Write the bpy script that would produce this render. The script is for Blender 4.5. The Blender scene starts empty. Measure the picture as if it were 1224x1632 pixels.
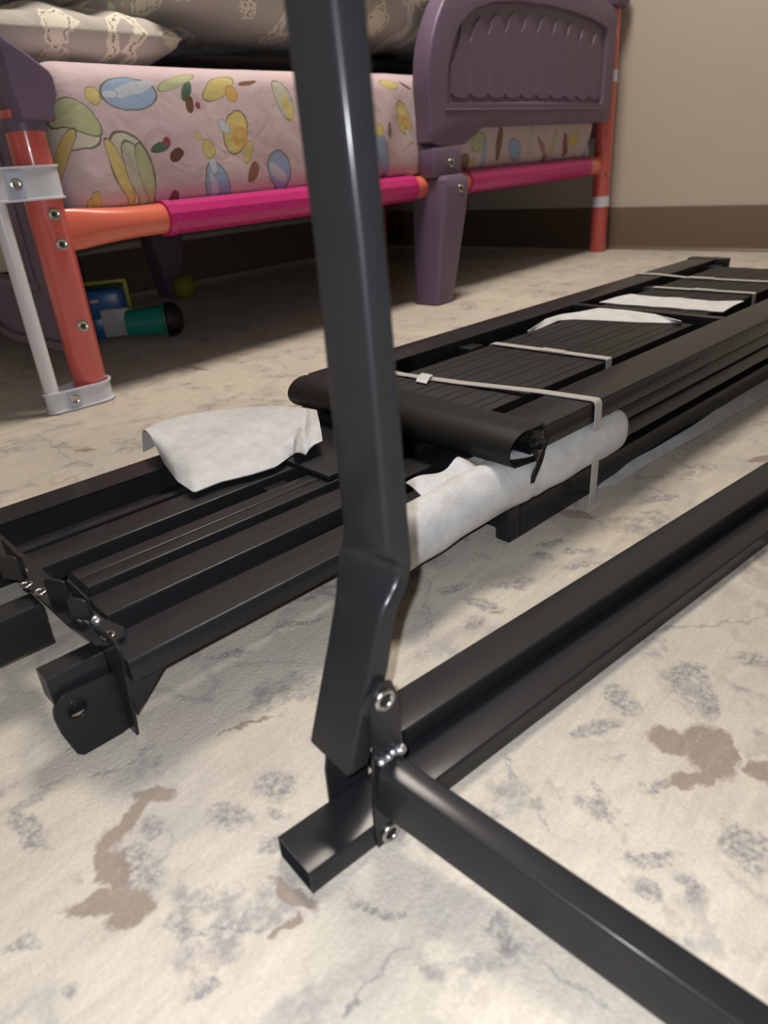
import bpy, bmesh, math, random
import numpy as np
from mathutils import Vector, Matrix, Quaternion
random.seed(7)
scene = bpy.context.scene
COL = scene.collection

# ------------------------------------------------------------------ camera
EYE = Vector((0.0, 0.0, 0.36))
F_PX, CX, CY = 1122.4, 612.0, 816.0
CAM_RIGHT = Vector((0.65468624, -0.75268400, -0.06966151))
CAM_UP = Vector((0.37768132, 0.24588889, 0.89269002))
CAM_FWD = Vector((0.65478451, 0.61074173, -0.44525475))
cam_data = bpy.data.cameras.new('camera')
cam_data.sensor_fit = 'HORIZONTAL'
cam_data.sensor_width = 36.0
cam_data.lens = 36.0 * F_PX / 1224.0
cam_data.clip_start = 0.01
cam_data.dof.use_dof = True
cam_data.dof.focus_distance = 0.72
cam_data.dof.aperture_fstop = 9.5
camera = bpy.data.objects.new('camera', cam_data)
COL.objects.link(camera)
R3 = Matrix((CAM_RIGHT, CAM_UP, -CAM_FWD)).transposed()
camera.matrix_world = Matrix.Translation(EYE) @ R3.to_4x4()
scene.camera = camera

# ------------------------------------------------------------------ world and lights
world = bpy.data.worlds.new('room_dark')
world.use_nodes = True
world.node_tree.nodes['Background'].inputs[0].default_value = (0.02, 0.018, 0.016, 1)
world.node_tree.nodes['Background'].inputs[1].default_value = 0.2
scene.world = world

# the phone's own flash, just beside its lens
fl = bpy.data.lights.new('phone_flash', 'POINT')
fl.energy = 9.6
fl.color = (0.93, 0.96, 1.0)
fl.shadow_soft_size = 0.0035
flash = bpy.data.objects.new('phone_flash', fl)
flash.location = EYE + CAM_UP * 0.010 - CAM_RIGHT * 0.012
COL.objects.link(flash)

# the ceiling lamp of the room, outside the frame
LAMP = Vector((1.25, 0.90, 2.33))
cl = bpy.data.lights.new('ceiling_lamp_light', 'AREA')
cl.shape = 'DISK'
cl.size = 0.66
cl.energy = 45.0
cl.color = (1.0, 0.90, 0.79)
lamp_light = bpy.data.objects.new('ceiling_lamp_light', cl)
lamp_light.location = LAMP - Vector((0, 0, 0.03))
COL.objects.link(lamp_light)

scene.view_settings.view_transform = 'Standard'
scene.view_settings.look = 'None'
scene.view_settings.gamma = 1.0
scene.view_settings.use_curve_mapping = False
scene.view_settings.exposure = 0.0


def ray(x, y):
    return CAM_FWD + CAM_RIGHT * ((x - CX) / F_PX) - CAM_UP * ((y - CY) / F_PX)


def P(x, y, z=0.0):
    """Point of the horizontal plane at height z seen at photo pixel (x, y)."""
    d = ray(x, y)
    return EYE + d * ((z - EYE.z) / d.z)


def PY(x, y, Y):
    d = ray(x, y)
    return EYE + d * ((Y - EYE.y) / d.y)


def PX(x, y, X):
    d = ray(x, y)
    return EYE + d * ((X - EYE.x) / d.x)


# ------------------------------------------------------------------ materials
class NT:
    def __init__(s, name):
        s.m = bpy.data.materials.new(name)
        s.m.use_nodes = True
        s.t = s.m.node_tree
        s.b = s.t.nodes['Principled BSDF']

    def n(s, typ, **kw):
        nd = s.t.nodes.new(typ)
        for k, v in kw.items():
            setattr(nd, k, v)
        return nd

    def l(s, a, b):
        s.t.links.new(a, b)

    def math(s, op, a, b=None, c=None):
        nd = s.n('ShaderNodeMath', operation=op)
        for i, v in enumerate((a, b, c)):
            if v is None:
                continue
            if isinstance(v, (int, float)):
                nd.inputs[i].default_value = v
            else:
                s.l(v, nd.inputs[i])
        return nd.outputs[0]

    def mix(s, f, a, b):
        nd = s.n('ShaderNodeMix', data_type='RGBA')
        for sock, v in ((nd.inputs[0], f), (nd.inputs[6], a), (nd.inputs[7], b)):
            if isinstance(v, (int, float)):
                sock.default_value = v
            elif isinstance(v, tuple):
                sock.default_value = (*v, 1) if len(v) == 3 else v
            else:
                s.l(v, sock)
        return nd.outputs[2]

    def noise(s, co, scale, detail=2.0, rough=0.5, dist=0.0):
        nd = s.n('ShaderNodeTexNoise')
        nd.inputs['Scale'].default_value = scale
        nd.inputs['Detail'].default_value = detail
        nd.inputs['Roughness'].default_value = rough
        nd.inputs['Distortion'].default_value = dist
        if co is not None:
            s.l(co, nd.inputs['Vector'])
        return nd

    def ramp(s, v, lo, hi):
        nd = s.n('ShaderNodeMapRange', clamp=True)
        nd.inputs[1].default_value = lo
        nd.inputs[2].default_value = hi
        s.l(v, nd.inputs[0])
        return nd.outputs[0]

    def bump(s, h, strength, dist=0.001, prev=None):
        nd = s.n('ShaderNodeBump')
        nd.inputs['Strength'].default_value = strength
        nd.inputs['Distance'].default_value = dist
        s.l(h, nd.inputs['Height'])
        if prev is not None:
            s.l(prev, nd.inputs['Normal'])
        s.l(nd.outputs[0], s.b.inputs['Normal'])
        return nd.outputs[0]

    def pos(s):
        return s.n('ShaderNodeNewGeometry').outputs['Position']

    def set(s, color=None, rough=None, metal=None, spec=None, coat=None):
        if color is not None:
            s.b.inputs['Base Color'].default_value = (*color, 1)
        if rough is not None:
            s.b.inputs['Roughness'].default_value = rough
        if metal is not None:
            s.b.inputs['Metallic'].default_value = metal
        if spec is not None:
            s.b.inputs['Specular IOR Level'].default_value = spec
        if coat is not None:
            s.b.inputs['Coat Weight'].default_value = coat
        return s

    def ellipse(s, co, c, ax, r, rz=1.0):
        """distance field: <1 inside an ellipse at c, long axis angle ax, radii r (in the co plane)."""
        mp = s.n('ShaderNodeMapping', vector_type='TEXTURE')
        mp.inputs['Location'].default_value = (c[0], c[1], 0)
        mp.inputs['Rotation'].default_value = (0, 0, ax)
        mp.inputs['Scale'].default_value = (r[0], r[1], rz)
        s.l(co, mp.inputs['Vector'])
        ln = s.n('ShaderNodeVectorMath', operation='LENGTH')
        s.l(mp.outputs[0], ln.inputs[0])
        return ln.outputs['Value']


def plain(name, color, rough=0.5, metal=0.0, spec=0.5, coat=None, bump=None, vary=0.0):
    t = NT(name).set(color, rough, metal, spec, coat)
    if bump:
        t.bump(t.noise(t.pos(), bump[0], 3).outputs[0], bump[1], bump[2] if len(bump) > 2 else 0.0005)
    if vary:
        f = t.noise(t.pos(), 9.0, 4, 0.6).outputs[0]
        t.l(t.mix(f, tuple(c * (1 - vary) for c in color), tuple(min(1, c * (1 + vary)) for c in color)),
            t.b.inputs['Base Color'])
    return t.m


M = {}


def black_metal():
    t = NT('black_powder_coat').set((0.012, 0.0125, 0.015), 0.5, 0.0, 0.16, 0.34)
    t.b.inputs['Coat Roughness'].default_value = 0.17
    p = t.pos()
    dust = t.noise(p, 420, 2, 0.6).outputs[0]
    d = t.ramp(dust, 0.765, 0.79)
    big = t.noise(p, 22, 3, 0.6).outputs[0]
    d = t.math('MULTIPLY', d, t.ramp(big, 0.5, 0.75))
    base = t.mix(t.noise(p, 30, 4, 0.6).outputs[0], (0.0125, 0.013, 0.0155), (0.0165, 0.017, 0.0195))
    t.l(t.mix(d, base, (0.22, 0.22, 0.23)), t.b.inputs['Base Color'])
    r = t.n('ShaderNodeMapRange')
    t.l(t.noise(p, 14, 4, 0.6).outputs[0], r.inputs[0])
    r.inputs[3].default_value = 0.45
    r.inputs[4].default_value = 0.55
    t.l(r.outputs[0], t.b.inputs['Roughness'])
    t.bump(t.noise(p, 900, 2).outputs[0], 0.10, 0.0003)
    return t.m


M['black'] = black_metal()
M['black_matte'] = plain('black_matte_steel', (0.010, 0.0095, 0.0095), 0.55, spec=0.3, bump=(700, 0.2))
M['black_film'] = plain('black_plastic_film', (0.01, 0.01, 0.011), 0.25, spec=0.6, bump=(120, 0.5, 0.001))
M['steel'] = plain('bare_steel', (0.55, 0.55, 0.53), 0.28, 1.0, bump=(500, 0.15))
M['weld'] = plain('weld_metal', (0.5, 0.52, 0.55), 0.30, 0.9, bump=(300, 0.8, 0.002))
M['hole_shade'] = plain('painted_hole_shade', (0.004, 0.004, 0.004), 0.8)  # near-black that paints the shade inside eyelets and screw slots
M['coral'] = plain('coral_painted_metal', (0.66, 0.125, 0.115), 0.20, spec=0.5, coat=0.4)
M['orange_coral'] = plain('coral_rail_paint', (0.74, 0.17, 0.11), 0.24, spec=0.5, coat=0.3)
M['magenta'] = plain('magenta_plastic_sleeve', (0.50, 0.018, 0.17), 0.34, spec=0.5)
M['purple'] = plain('purple_molded_plastic', (0.140, 0.098, 0.160), 0.42, spec=0.45, bump=(350, 0.12, 0.0006))
M['white_plastic'] = plain('white_plastic', (0.74, 0.74, 0.80), 0.30, spec=0.5)
M['clear_white'] = plain('milky_plastic_band', (0.66, 0.68, 0.76), 0.22, spec=0.5)
M['blue_plate'] = plain('pale_blue_plate', (0.50, 0.56, 0.74), 0.3)
M['wall'] = plain('cream_wall_paint', (0.50, 0.455, 0.385), 0.75, bump=(160, 0.25, 0.001), vary=0.03)
M['ceiling'] = plain('white_ceiling_paint', (0.45, 0.43, 0.40), 0.8)
M['baseboard'] = plain('brown_rubber_baseboard', (0.150, 0.108, 0.078), 0.42, spec=0.5)
M['teal'] = plain('teal_plastic', (0.02, 0.27, 0.21), 0.25)
M['toy_blue'] = plain('blue_toy_plastic', (0.015, 0.11, 0.33), 0.3)
M['toy_grey'] = plain('pale_grey_toy_plastic', (0.42, 0.42, 0.43), 0.4)
M['toy_lime'] = plain('lime_toy_plastic', (0.30, 0.34, 0.03), 0.4)
M['toy_black'] = plain('black_rubber', (0.008, 0.006, 0.006), 0.6)
M['lime_ball'] = plain('olive_lime_rubber', (0.26, 0.26, 0.015), 0.6, bump=(90, 0.6, 0.002))
M['box_card'] = plain('cream_cardboard', (0.50, 0.45, 0.36), 0.8, vary=0.1)
M['box_orange'] = plain('orange_card', (0.55, 0.20, 0.06), 0.7)
M['charcoal_cloth_and_shade'] = plain('charcoal_cloth_and_shade', (0.035, 0.033, 0.034), 0.9, bump=(500, 0.4, 0.001))  # deck cloth, and the shade painted under the quilt
M['flute'] = M['purple']


def foam_mat(name, alpha, col=(0.70, 0.71, 0.73)):
    t = NT(name).set(col, 0.45, 0, 0.5)
    p = t.pos()
    v = t.n('ShaderNodeTexVoronoi')
    v.inputs['Scale'].default_value = 900
    t.l(p, v.inputs['Vector'])
    n1 = t.noise(p, 60, 4, 0.6).outputs[0]
    c = t.mix(t.ramp(n1, 0.3, 0.7), tuple(x * 0.86 for x in col), tuple(min(1, x * 1.08) for x in col))
    t.l(c, t.b.inputs['Base Color'])
    t.bump(v.outputs['Distance'], 0.55, 0.0008)
    t.b.inputs['Alpha'].default_value = alpha
    return t.m


M['foam'] = foam_mat('white_packing_foam', 1.0)
M['foam_thin'] = foam_mat('thin_packing_foam_sheet', 0.90)
M['foam_floor'] = foam_mat('clear_packing_foam_strip', 0.78)


def strap_mat():
    t = NT('grey_woven_strap').set((0.50, 0.49, 0.47), 0.4, 0, 0.5)
    w = t.n('ShaderNodeTexWave')
    w.inputs['Scale'].default_value = 260
    w.bands_direction = 'DIAGONAL'
    t.l(t.pos(), w.inputs['Vector'])
    t.l(t.mix(w.outputs[0], (0.40, 0.39, 0.375), (0.58, 0.57, 0.55)), t.b.inputs['Base Color'])
    t.bump(w.outputs[0], 0.5, 0.0004)
    return t.m


M['strap'] = strap_mat()


def carpet():
    t = NT('cream_grey_patterned_carpet').set((0.7, 0.64, 0.55), 0.95, 0, 0.15)
    p = t.pos()
    # ragged edges: shift the lookup a little with noise
    wob = t.noise(p, 55, 4, 0.65)
    sub = t.n('ShaderNodeVectorMath', operation='SUBTRACT')
    t.l(wob.outputs['Color'], sub.inputs[0])
    sub.inputs[1].default_value = (0.5, 0.5, 0.5)
    sc = t.n('ShaderNodeVectorMath', operation='SCALE')
    sc.inputs['Scale'].default_value = 0.026
    t.l(sub.outputs[0], sc.inputs[0])
    ad = t.n('ShaderNodeVectorMath', operation='ADD')
    t.l(p, ad.inputs[0])
    t.l(sc.outputs[0], ad.inputs[1])
    q = ad.outputs[0]
    sep = t.n('ShaderNodeSeparateXYZ')
    t.l(q, sep.inputs[0])
    cmb = t.n('ShaderNodeCombineXYZ')
    t.l(sep.outputs[0], cmb.inputs[0])
    t.l(sep.outputs[1], cmb.inputs[1])
    q = cmb.outputs[0]
    # cream ground with warm and cool areas, drawn out a little along one direction like brushed pile
    big = t.noise(p, 3.2, 4, 0.55, 0.4).outputs[0]
    ground = t.mix(t.ramp(big, 0.35, 0.68), (0.75, 0.68, 0.575), (0.60, 0.555, 0.49))
    wash = t.noise(p, 9.5, 5, 0.62, 0.8).outputs[0]
    ground = t.mix(t.math('MULTIPLY', t.ramp(wash, 0.50, 0.68), 0.62), ground, (0.50, 0.46, 0.425))
    warm = t.noise(p, 7.0, 3, 0.5).outputs['Color']
    ws = t.n('ShaderNodeSeparateColor')
    t.l(warm, ws.inputs[0])
    ground = t.mix(t.math('MULTIPLY', t.ramp(ws.outputs[1], 0.55, 0.75), 0.4), ground, (0.66, 0.53, 0.41))
    # procedural scatter of grey-mauve motifs and thin vines
    sp = t.noise(q, 13.0, 3, 0.55, 0.6).outputs[0]
    sp2 = t.ramp(t.noise(p, 75, 4, 0.7).outputs[0], 0.40, 0.58)
    scat = t.math('MULTIPLY', t.math('MULTIPLY', t.ramp(sp, 0.57, 0.63), sp2), 0.72)
    vn = t.noise(q, 4.6, 2, 0.5, 1.2).outputs[0]
    vein = t.math('SUBTRACT', 1.0, t.ramp(t.math('ABSOLUTE', t.math('SUBTRACT', vn, 0.5)), 0.002, 0.022))
    gate = t.ramp(t.noise(p, 6.0, 2).outputs[0], 0.47, 0.56)
    vein = t.math('MULTIPLY', t.math('MULTIPLY', vein, gate), 0.38)
    colr = t.mix(scat, ground, (0.31, 0.29, 0.295))
    colr = t.mix(vein, colr, (0.30, 0.285, 0.30))
    # the motifs that can be told apart, plus one painted shadow: (x1, y1, x2, y2, half width) measured on the floor
    chain = [0.5]
    def blobs(lst, soft, amount, inner):
        acc = None
        for (c, a, r) in lst:
            cb = t.n('ShaderNodeCombineXYZ')        # z carries the previous distance, scaled away to nothing
            t.l(sep.outputs[0], cb.inputs[0])
            t.l(sep.outputs[1], cb.inputs[1])
            if isinstance(chain[0], float):
                cb.inputs[2].default_value = 0.0
            else:
                t.l(chain[0], cb.inputs[2])
            d = t.ellipse(cb.outputs[0], c, a, r, 1e6)
            acc = d if acc is None else t.math('MINIMUM', acc, d)
            chain[0] = acc
        f = t.math('SUBTRACT', 1.0, t.ramp(acc, 1.0 - soft, 1.0 + soft))
        fine = t.ramp(t.noise(p, 210, 4, 0.75).outputs[0], inner[0], inner[1])
        return t.math('MULTIPLY', t.math('MULTIPLY', f, fine), amount)
    def conv(lst):
        out = []
        for x1, y1, x2, y2, w in lst:
            a, b = P(x1, y1), P(x2, y2)
            d = b - a
            mx, my = (x1 + x2) / 2, (y1 + y2) / 2
            k = (EYE - (a + b) / 2).length / F_PX * w
            out.append((((a.x + b.x) / 2, (a.y + b.y) / 2), math.atan2(d.y, d.x), (d.length / 2 + 0.001, k * 1.15)))
        return out
    brown = conv([(1036, 1172, 1110, 1196, 24), (1112, 1155, 1150, 1240, 26), (1150, 1165, 1165, 1230, 14),
                  (1070, 1248, 1150, 1232, 14), (1188, 1222, 1240, 1240, 16), (215, 1272, 272, 1266, 11),
                  (165, 1352, 235, 1275, 15), (162, 1345, 195, 1420, 16), (104, 1448, 215, 1428, 15),
                  (170, 1478, 240, 1425, 18), (435, 1400, 500, 1450, 9), (440, 1495, 470, 1460, 6),
                  (880, 812, 945, 824, 11), (1196, 735, 1240, 728, 9), (345, 1172, 430, 1142, 4),
                  (285, 582, 330, 590, 5), (118, 718, 155, 716, 5)])
    grey = conv([(976, 1092, 1000, 1135, 17), (905, 1175, 985, 1152, 13), (1120, 1068, 1132, 1140, 9),
                 (1062, 1082, 1115, 1060, 16), (1172, 1045, 1230, 1060, 18), (1150, 1345, 1225, 1350, 20),
                 (1165, 1315, 1200, 1392, 14), (1025, 1262, 1072, 1252, 5), (925, 1275, 985, 1300, 15),
                 (950, 1250, 985, 1318, 9), (990, 1370, 1085, 1365, 9), (1095, 1390, 1115, 1440, 12),
                 (1010, 1395, 1060, 1440, 9), (410, 1245, 465, 1255, 21), (335, 1300, 400, 1308, 19),
                 (425, 1290, 455, 1300, 9), (405, 1350, 455, 1345, 12), (195, 1345, 245, 1420, 22),
                 (230, 1330, 260, 1310, 14), (275, 1470, 330, 1500, 5), (330, 1480, 430, 1475, 4),
                 (305, 1590, 345, 1560, 12), (0, 1512, 60, 1492, 8), (20, 1290, 70, 1350, 12),
                 (100, 1590, 135, 1572, 8), (540, 1620, 560, 1590, 6), (780, 1490, 830, 1510, 8),
                 (795, 1450, 800, 1500, 6), (745, 955, 800, 975, 12), (790, 935, 850, 925, 13),
                 (740, 1000, 770, 985, 9), (700, 945, 745, 930, 9), (855, 870, 905, 862, 8),
                 (895, 905, 940, 900, 8), (900, 880, 950, 876, 8), (850, 880, 880, 890, 9),
                 (800, 700, 850, 690, 6), (560, 990, 640, 960, 7), (450, 1000, 520, 985, 7),
                 (330, 1050, 400, 1040, 8), (1020, 800, 1080, 790, 9), (1140, 860, 1180, 850, 8),
                 (640, 860, 700, 900, 22), (560, 1445, 640, 1460, 6)])  # the broad patch beside the bundle is its cast shadow, painted in
    colr = t.mix(blobs(grey, 0.26, 0.90, (0.36, 0.60)), colr, (0.27, 0.25, 0.265))
    colr = t.mix(blobs(brown, 0.16, 0.88, (0.18, 0.42)), colr, (0.32, 0.245, 0.20))
    lines = conv([(800, 1195, 835, 1270, 2.2), (835, 1270, 885, 1330, 2.2), (680, 920, 684, 1030, 2.0),
                  (684, 1030, 650, 1055, 2.0), (1090, 1075, 1130, 1120, 2.2), (860, 1540, 985, 1612, 3.5),
                  (640, 1535, 780, 1525, 3.0), (100, 1200, 140, 1150, 3), (545, 1600, 660, 1490, 2.5),
                  (1000, 1010, 1224, 985, 3), (1010, 770, 1100, 800, 2), (60, 690, 120, 740, 1.8),
                  (0, 1300, 110, 1240, 5), (140, 1240, 205, 1225, 3), (200, 1225, 250, 1180, 3)])
    colr = t.mix(blobs(lines, 0.3, 0.7, (0.3, 0.6)), colr, (0.30, 0.285, 0.30))
    # pile grain
    fine = t.noise(p, 1500, 2, 0.6).outputs[0]
    mid = t.noise(p, 330, 4, 0.7).outputs[0]
    g = t.math('MULTIPLY_ADD', fine, 0.5, 0.75)
    g2 = t.math('MULTIPLY_ADD', mid, 0.42, 0.79)
    mp = t.n('ShaderNodeMapping')
    mp.inputs['Rotation'].default_value = (0, 0, 0.12)
    mp.inputs['Scale'].default_value = (22, 110, 22)
    t.l(p, mp.inputs['Vector'])
    streak = t.noise(mp.outputs[0], 1.0, 4, 0.6, 0.6).outputs[0]
    g3 = t.math('MULTIPLY_ADD', t.ramp(streak, 0.3, 0.7), 0.17, 0.895)
    gg = t.math('MULTIPLY', t.math('MULTIPLY', g, g2), g3)
    mul = t.n('ShaderNodeVectorMath', operation='SCALE')
    t.l(colr, mul.inputs[0])
    t.l(gg, mul.inputs['Scale'])
    t.l(mul.outputs[0], t.b.inputs['Base Color'])
    h = t.math('ADD', t.math('MULTIPLY', mid, 0.7), t.math('MULTIPLY', fine, 0.3))
    t.bump(h, 0.75, 0.004)
    t.b.inputs['Sheen Weight'].default_value = 0.25
    return t.m


def print_material(name, ground, motifs, axis, rough=0.75, bumpv=0.3, stitch=False, vary=None, wob=0.0):
    """Printed cloth: motifs = [(cx, cy, angle, rx, ry, fill, inner radius or 0, outline colour or None)]."""
    t = NT(name).set(ground, rough, 0, 0.3)
    p = t.pos()
    sep = t.n('ShaderNodeSeparateXYZ')
    t.l(p, sep.inputs[0])
    x, y, z = sep.outputs
    cmb = t.n('ShaderNodeCombineXYZ')
    if axis == 'front':            # runs up the front face, then on across the top
        t.l(x, cmb.inputs[0])
        t.l(t.math('ADD', z, t.math('SUBTRACT', y, 1.25)), cmb.inputs[1])
    else:
        t.l(x, cmb.inputs[0])
        t.l(t.math('ADD', z, t.math('MULTIPLY', y, 0.6)), cmb.inputs[1])
    q = cmb.outputs[0]
    if wob:
        nz = t.noise(p, 22, 3, 0.6)
        sb = t.n('ShaderNodeVectorMath', operation='SUBTRACT')
        t.l(nz.outputs['Color'], sb.inputs[0])
        sb.inputs[1].default_value = (0.5, 0.5, 0.5)
        s2 = t.n('ShaderNodeVectorMath', operation='MULTIPLY')
        t.l(sb.outputs[0], s2.inputs[0])
        s2.inputs[1].default_value = (wob, wob, 0)
        a2 = t.n('ShaderNodeVectorMath', operation='ADD')
        t.l(q, a2.inputs[0])
        t.l(s2.outputs[0], a2.inputs[1])
        q = a2.outputs[0]
    col = t.mix(t.noise(p, 5, 3).outputs[0], tuple(c * 0.95 for c in ground), tuple(min(1, c * 1.05) for c in ground))
    for (cx, cy, a, rx, ry, fill, inner, line) in motifs:
        d = t.ellipse(q, (cx, cy), a, (rx, ry))
        k = t.math('LESS_THAN', d, 1.0)
        if inner:
            k = t.math('MULTIPLY', k, t.math('GREATER_THAN', d, inner))
        col = t.mix(k, col, fill)
        if line:
            o = t.math('SUBTRACT', 1.0, t.ramp(t.math('ABSOLUTE', t.math('SUBTRACT', d, line[1])), line[2] * 0.5, line[2]))
            if stitch:
                w = t.n('ShaderNodeTexChecker')
                w.inputs['Scale'].default_value = 150
                t.l(p, w.inputs['Vector'])
                o = t.math('MULTIPLY', o, w.outputs['Fac'])
            col = t.mix(o, col, line[0])
    t.l(col, t.b.inputs['Base Color'])
    n1 = t.bump(t.noise(p, 900, 2).outputs[0], 0.15, 0.0005)
    t.bump(t.noise(p, 14, 3, 0.5, 0.7).outputs[0], bumpv, 0.02, n1)
    t.b.inputs['Sheen Weight'].default_value = 0.1
    return t.m


def sheet_material():
    G, GD, Y, YD, B, BD = (0.46, 0.49, 0.30), (0.50, 0.50, 0.42), (0.60, 0.50, 0.20), (0.62, 0.38, 0.12), (0.30, 0.42, 0.62), (0.52, 0.57, 0.66)
    W, LN, RD, DG = (0.60, 0.58, 0.50), (0.16, 0.15, 0.12), (0.28, 0.06, 0.09), (0.08, 0.14, 0.10)
    ms = []
    def at(px, py):
        c = PY(px, py, 1.25)
        if c.z > 0.535:                      # seen on top of the mattress
            c = P(px, py, 0.535)
            return c.x, 0.535 + (c.y - 1.25)
        return c.x, c.z
    def m(px, py, ang, rx, ry, fill, inner=0, line=LN, w=0.05):
        x, v = at(px, py)
        k = 1.45 / F_PX * 1.02
        if px > 500:
            k = 1.9 / F_PX
        if px > 740:
            k = 2.6 / F_PX
        ms.append((x, v, math.radians(ang), rx * k, ry * k, fill, inner, (line, 0.96, w) if line else None))
    # blossom leaves, bells and buds (a plain stand-in print)
    m(112, 190, -30, 44, 24, W); m(125, 175, -38, 36, 17, G); m(100, 222, 40, 30, 12, Y)
    m(215, 258, -65, 46, 32, W); m(194, 262, -70, 40, 10, Y); m(222, 262, -72, 38, 17, GD); m(236, 262, -78, 34, 12, G)
    m(258, 228, 10, 16, 6, DG, 0, None); m(268, 220, 0, 6, 6, RD, 0, None); m(283, 240, 20, 13, 7, (0.12, 0.06, 0.05), 0, None)
    m(208, 138, 0, 42, 22, B); m(215, 130, 15, 34, 8, BD, 0, None); m(150, 142, 0, 11, 11, Y); m(178, 140, 0, 12, 5, BD)
    m(300, 135, 60, 16, 7, DG, 0, None); m(305, 158, 75, 12, 7, (0.14, 0.07, 0.05), 0, None); m(318, 160, 0, 5, 5, RD, 0, None); m(285, 116, 20, 36, 8, G)
    m(352, 128, 28, 36, 13, Y); m(372, 140, 0, 11, 12, YD, 0, LN); m(398, 121, 10, 18, 4, (0.20, 0.09, 0.05), 0, None)
    m(378, 205, 60, 32, 22, Y); m(384, 212, 60, 16, 14, YD, 0.4, None); m(398, 238, 62, 16, 9, Y); m(360, 196, 50, 7, 12, BD); m(407, 268, 40, 17, 9, (0.26, 0.13, 0.08), 0, None)
    m(352, 290, -70, 34, 21, B); m(350, 300, -74, 30, 6, BD, 0, None); m(341, 255, -75, 15, 7, BD); m(335, 232, 0, 11, 14, Y); m(318, 212, 0, 6, 6, Y)
    m(285, 306, 70, 15, 10, (0.20, 0.09, 0.07), 0, None); m(262, 305, 0, 6, 6, RD, 0, None)
    m(145, 318, 10, 16, 9, Y); m(158, 306, 0, 7, 8, Y); m(120, 326, 0, 14, 4, BD)
    m(450, 258, -30, 27, 22, B); m(448, 262, -30, 22, 8, BD, 0, None)
    m(455, 150, -68, 32, 17, GD); m(462, 165, -66, 20, 8, Y, 0, None)
    m(612, 238, -62, 26, 12, B); m(606, 205, 0, 8, 9, Y); m(622, 206, 0, 4, 10, (0.2, 0.14, 0.12), 0, None)
    m(645, 183, -60, 24, 15, Y); m(648, 190, -50, 10, 8, YD, 0.3, None); m(655, 213, -60, 12, 6, W); m(625, 125, -20, 18, 8, Y); m(652, 126, -25, 14, 3, (0.2, 0.1, 0.07), 0, None)
    m(765, 222, 20, 16, 10, G); m(775, 240, 80, 16, 5, B); m(800, 222, 80, 18, 7, (0.22, 0.13, 0.09)); m(825, 230, -30, 16, 10, B); m(848, 218, 80, 16, 6, GD)
    m(868, 232, -40, 20, 4, (0.35, 0.2, 0.18)); m(885, 222, 60, 18, 6, G); m(905, 224, -70, 14, 6, (0.24, 0.12, 0.08)); m(918, 218, 0, 14, 9, Y); m(938, 232, 80, 12, 5, B)
    m(950, 215, 60, 9, 5, GD); m(745, 250, 0, 10, 8, (0.25, 0.16, 0.1)); m(755, 262, 60, 10, 6, Y)
    # the same print carried on over the rest of the top
    for i in range(6):
        x = 0.8 + i * 0.31
        ms.append((x, 0.95 + (i % 2) * 0.12, 0.8 * i, 0.06, 0.035, (G, B, Y)[i % 3], 0, (LN, 0.96, 0.05)))
    return print_material('pink_printed_sheet', (0.60, 0.475, 0.51), ms, 'front', 0.7, 0.25, wob=0.012)


def bedding_material(seed, name):
    rnd = random.Random(seed)
    C, L = (0.76, 0.72, 0.62), (0.28, 0.25, 0.21)
    ms = []
    for i in range(10):
        for j in range(5):
            x = 0.56 + i * 0.128 + rnd.uniform(-0.02, 0.02) + 0.05 * (j % 2)
            y = 1.34 + j * 0.088 + rnd.uniform(-0.015, 0.015)
            a = rnd.uniform(0, 3.1)
            if (i + j) % 3 == 0:
                ms.append((x, y, a, 0.048, 0.036, C, 0.52, (L, 0.76, 0.07)))
            elif (i + j) % 3 == 1:
                ms.append((x, y, a, 0.062, 0.019, C, 0, (L, 0.80, 0.07)))
            else:
                ms.append((x, y, a, 0.034, 0.028, C, 0, (L, 0.80, 0.08)))
    return print_material(name, (0.47, 0.44, 0.41), ms, 'top', 0.85, 0.35, True, wob=0.05)


M['carpet'] = carpet()
M['sheet'] = sheet_material()
M['quilt'] = bedding_material(3, 'taupe_scroll_quilt')
M['pillow'] = bedding_material(11, 'taupe_scroll_pillowcase')

# ------------------------------------------------------------------ mesh helpers
X, Y, Z = Vector((1, 0, 0)), Vector((0, 1, 0)), Vector((0, 0, 1))


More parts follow.
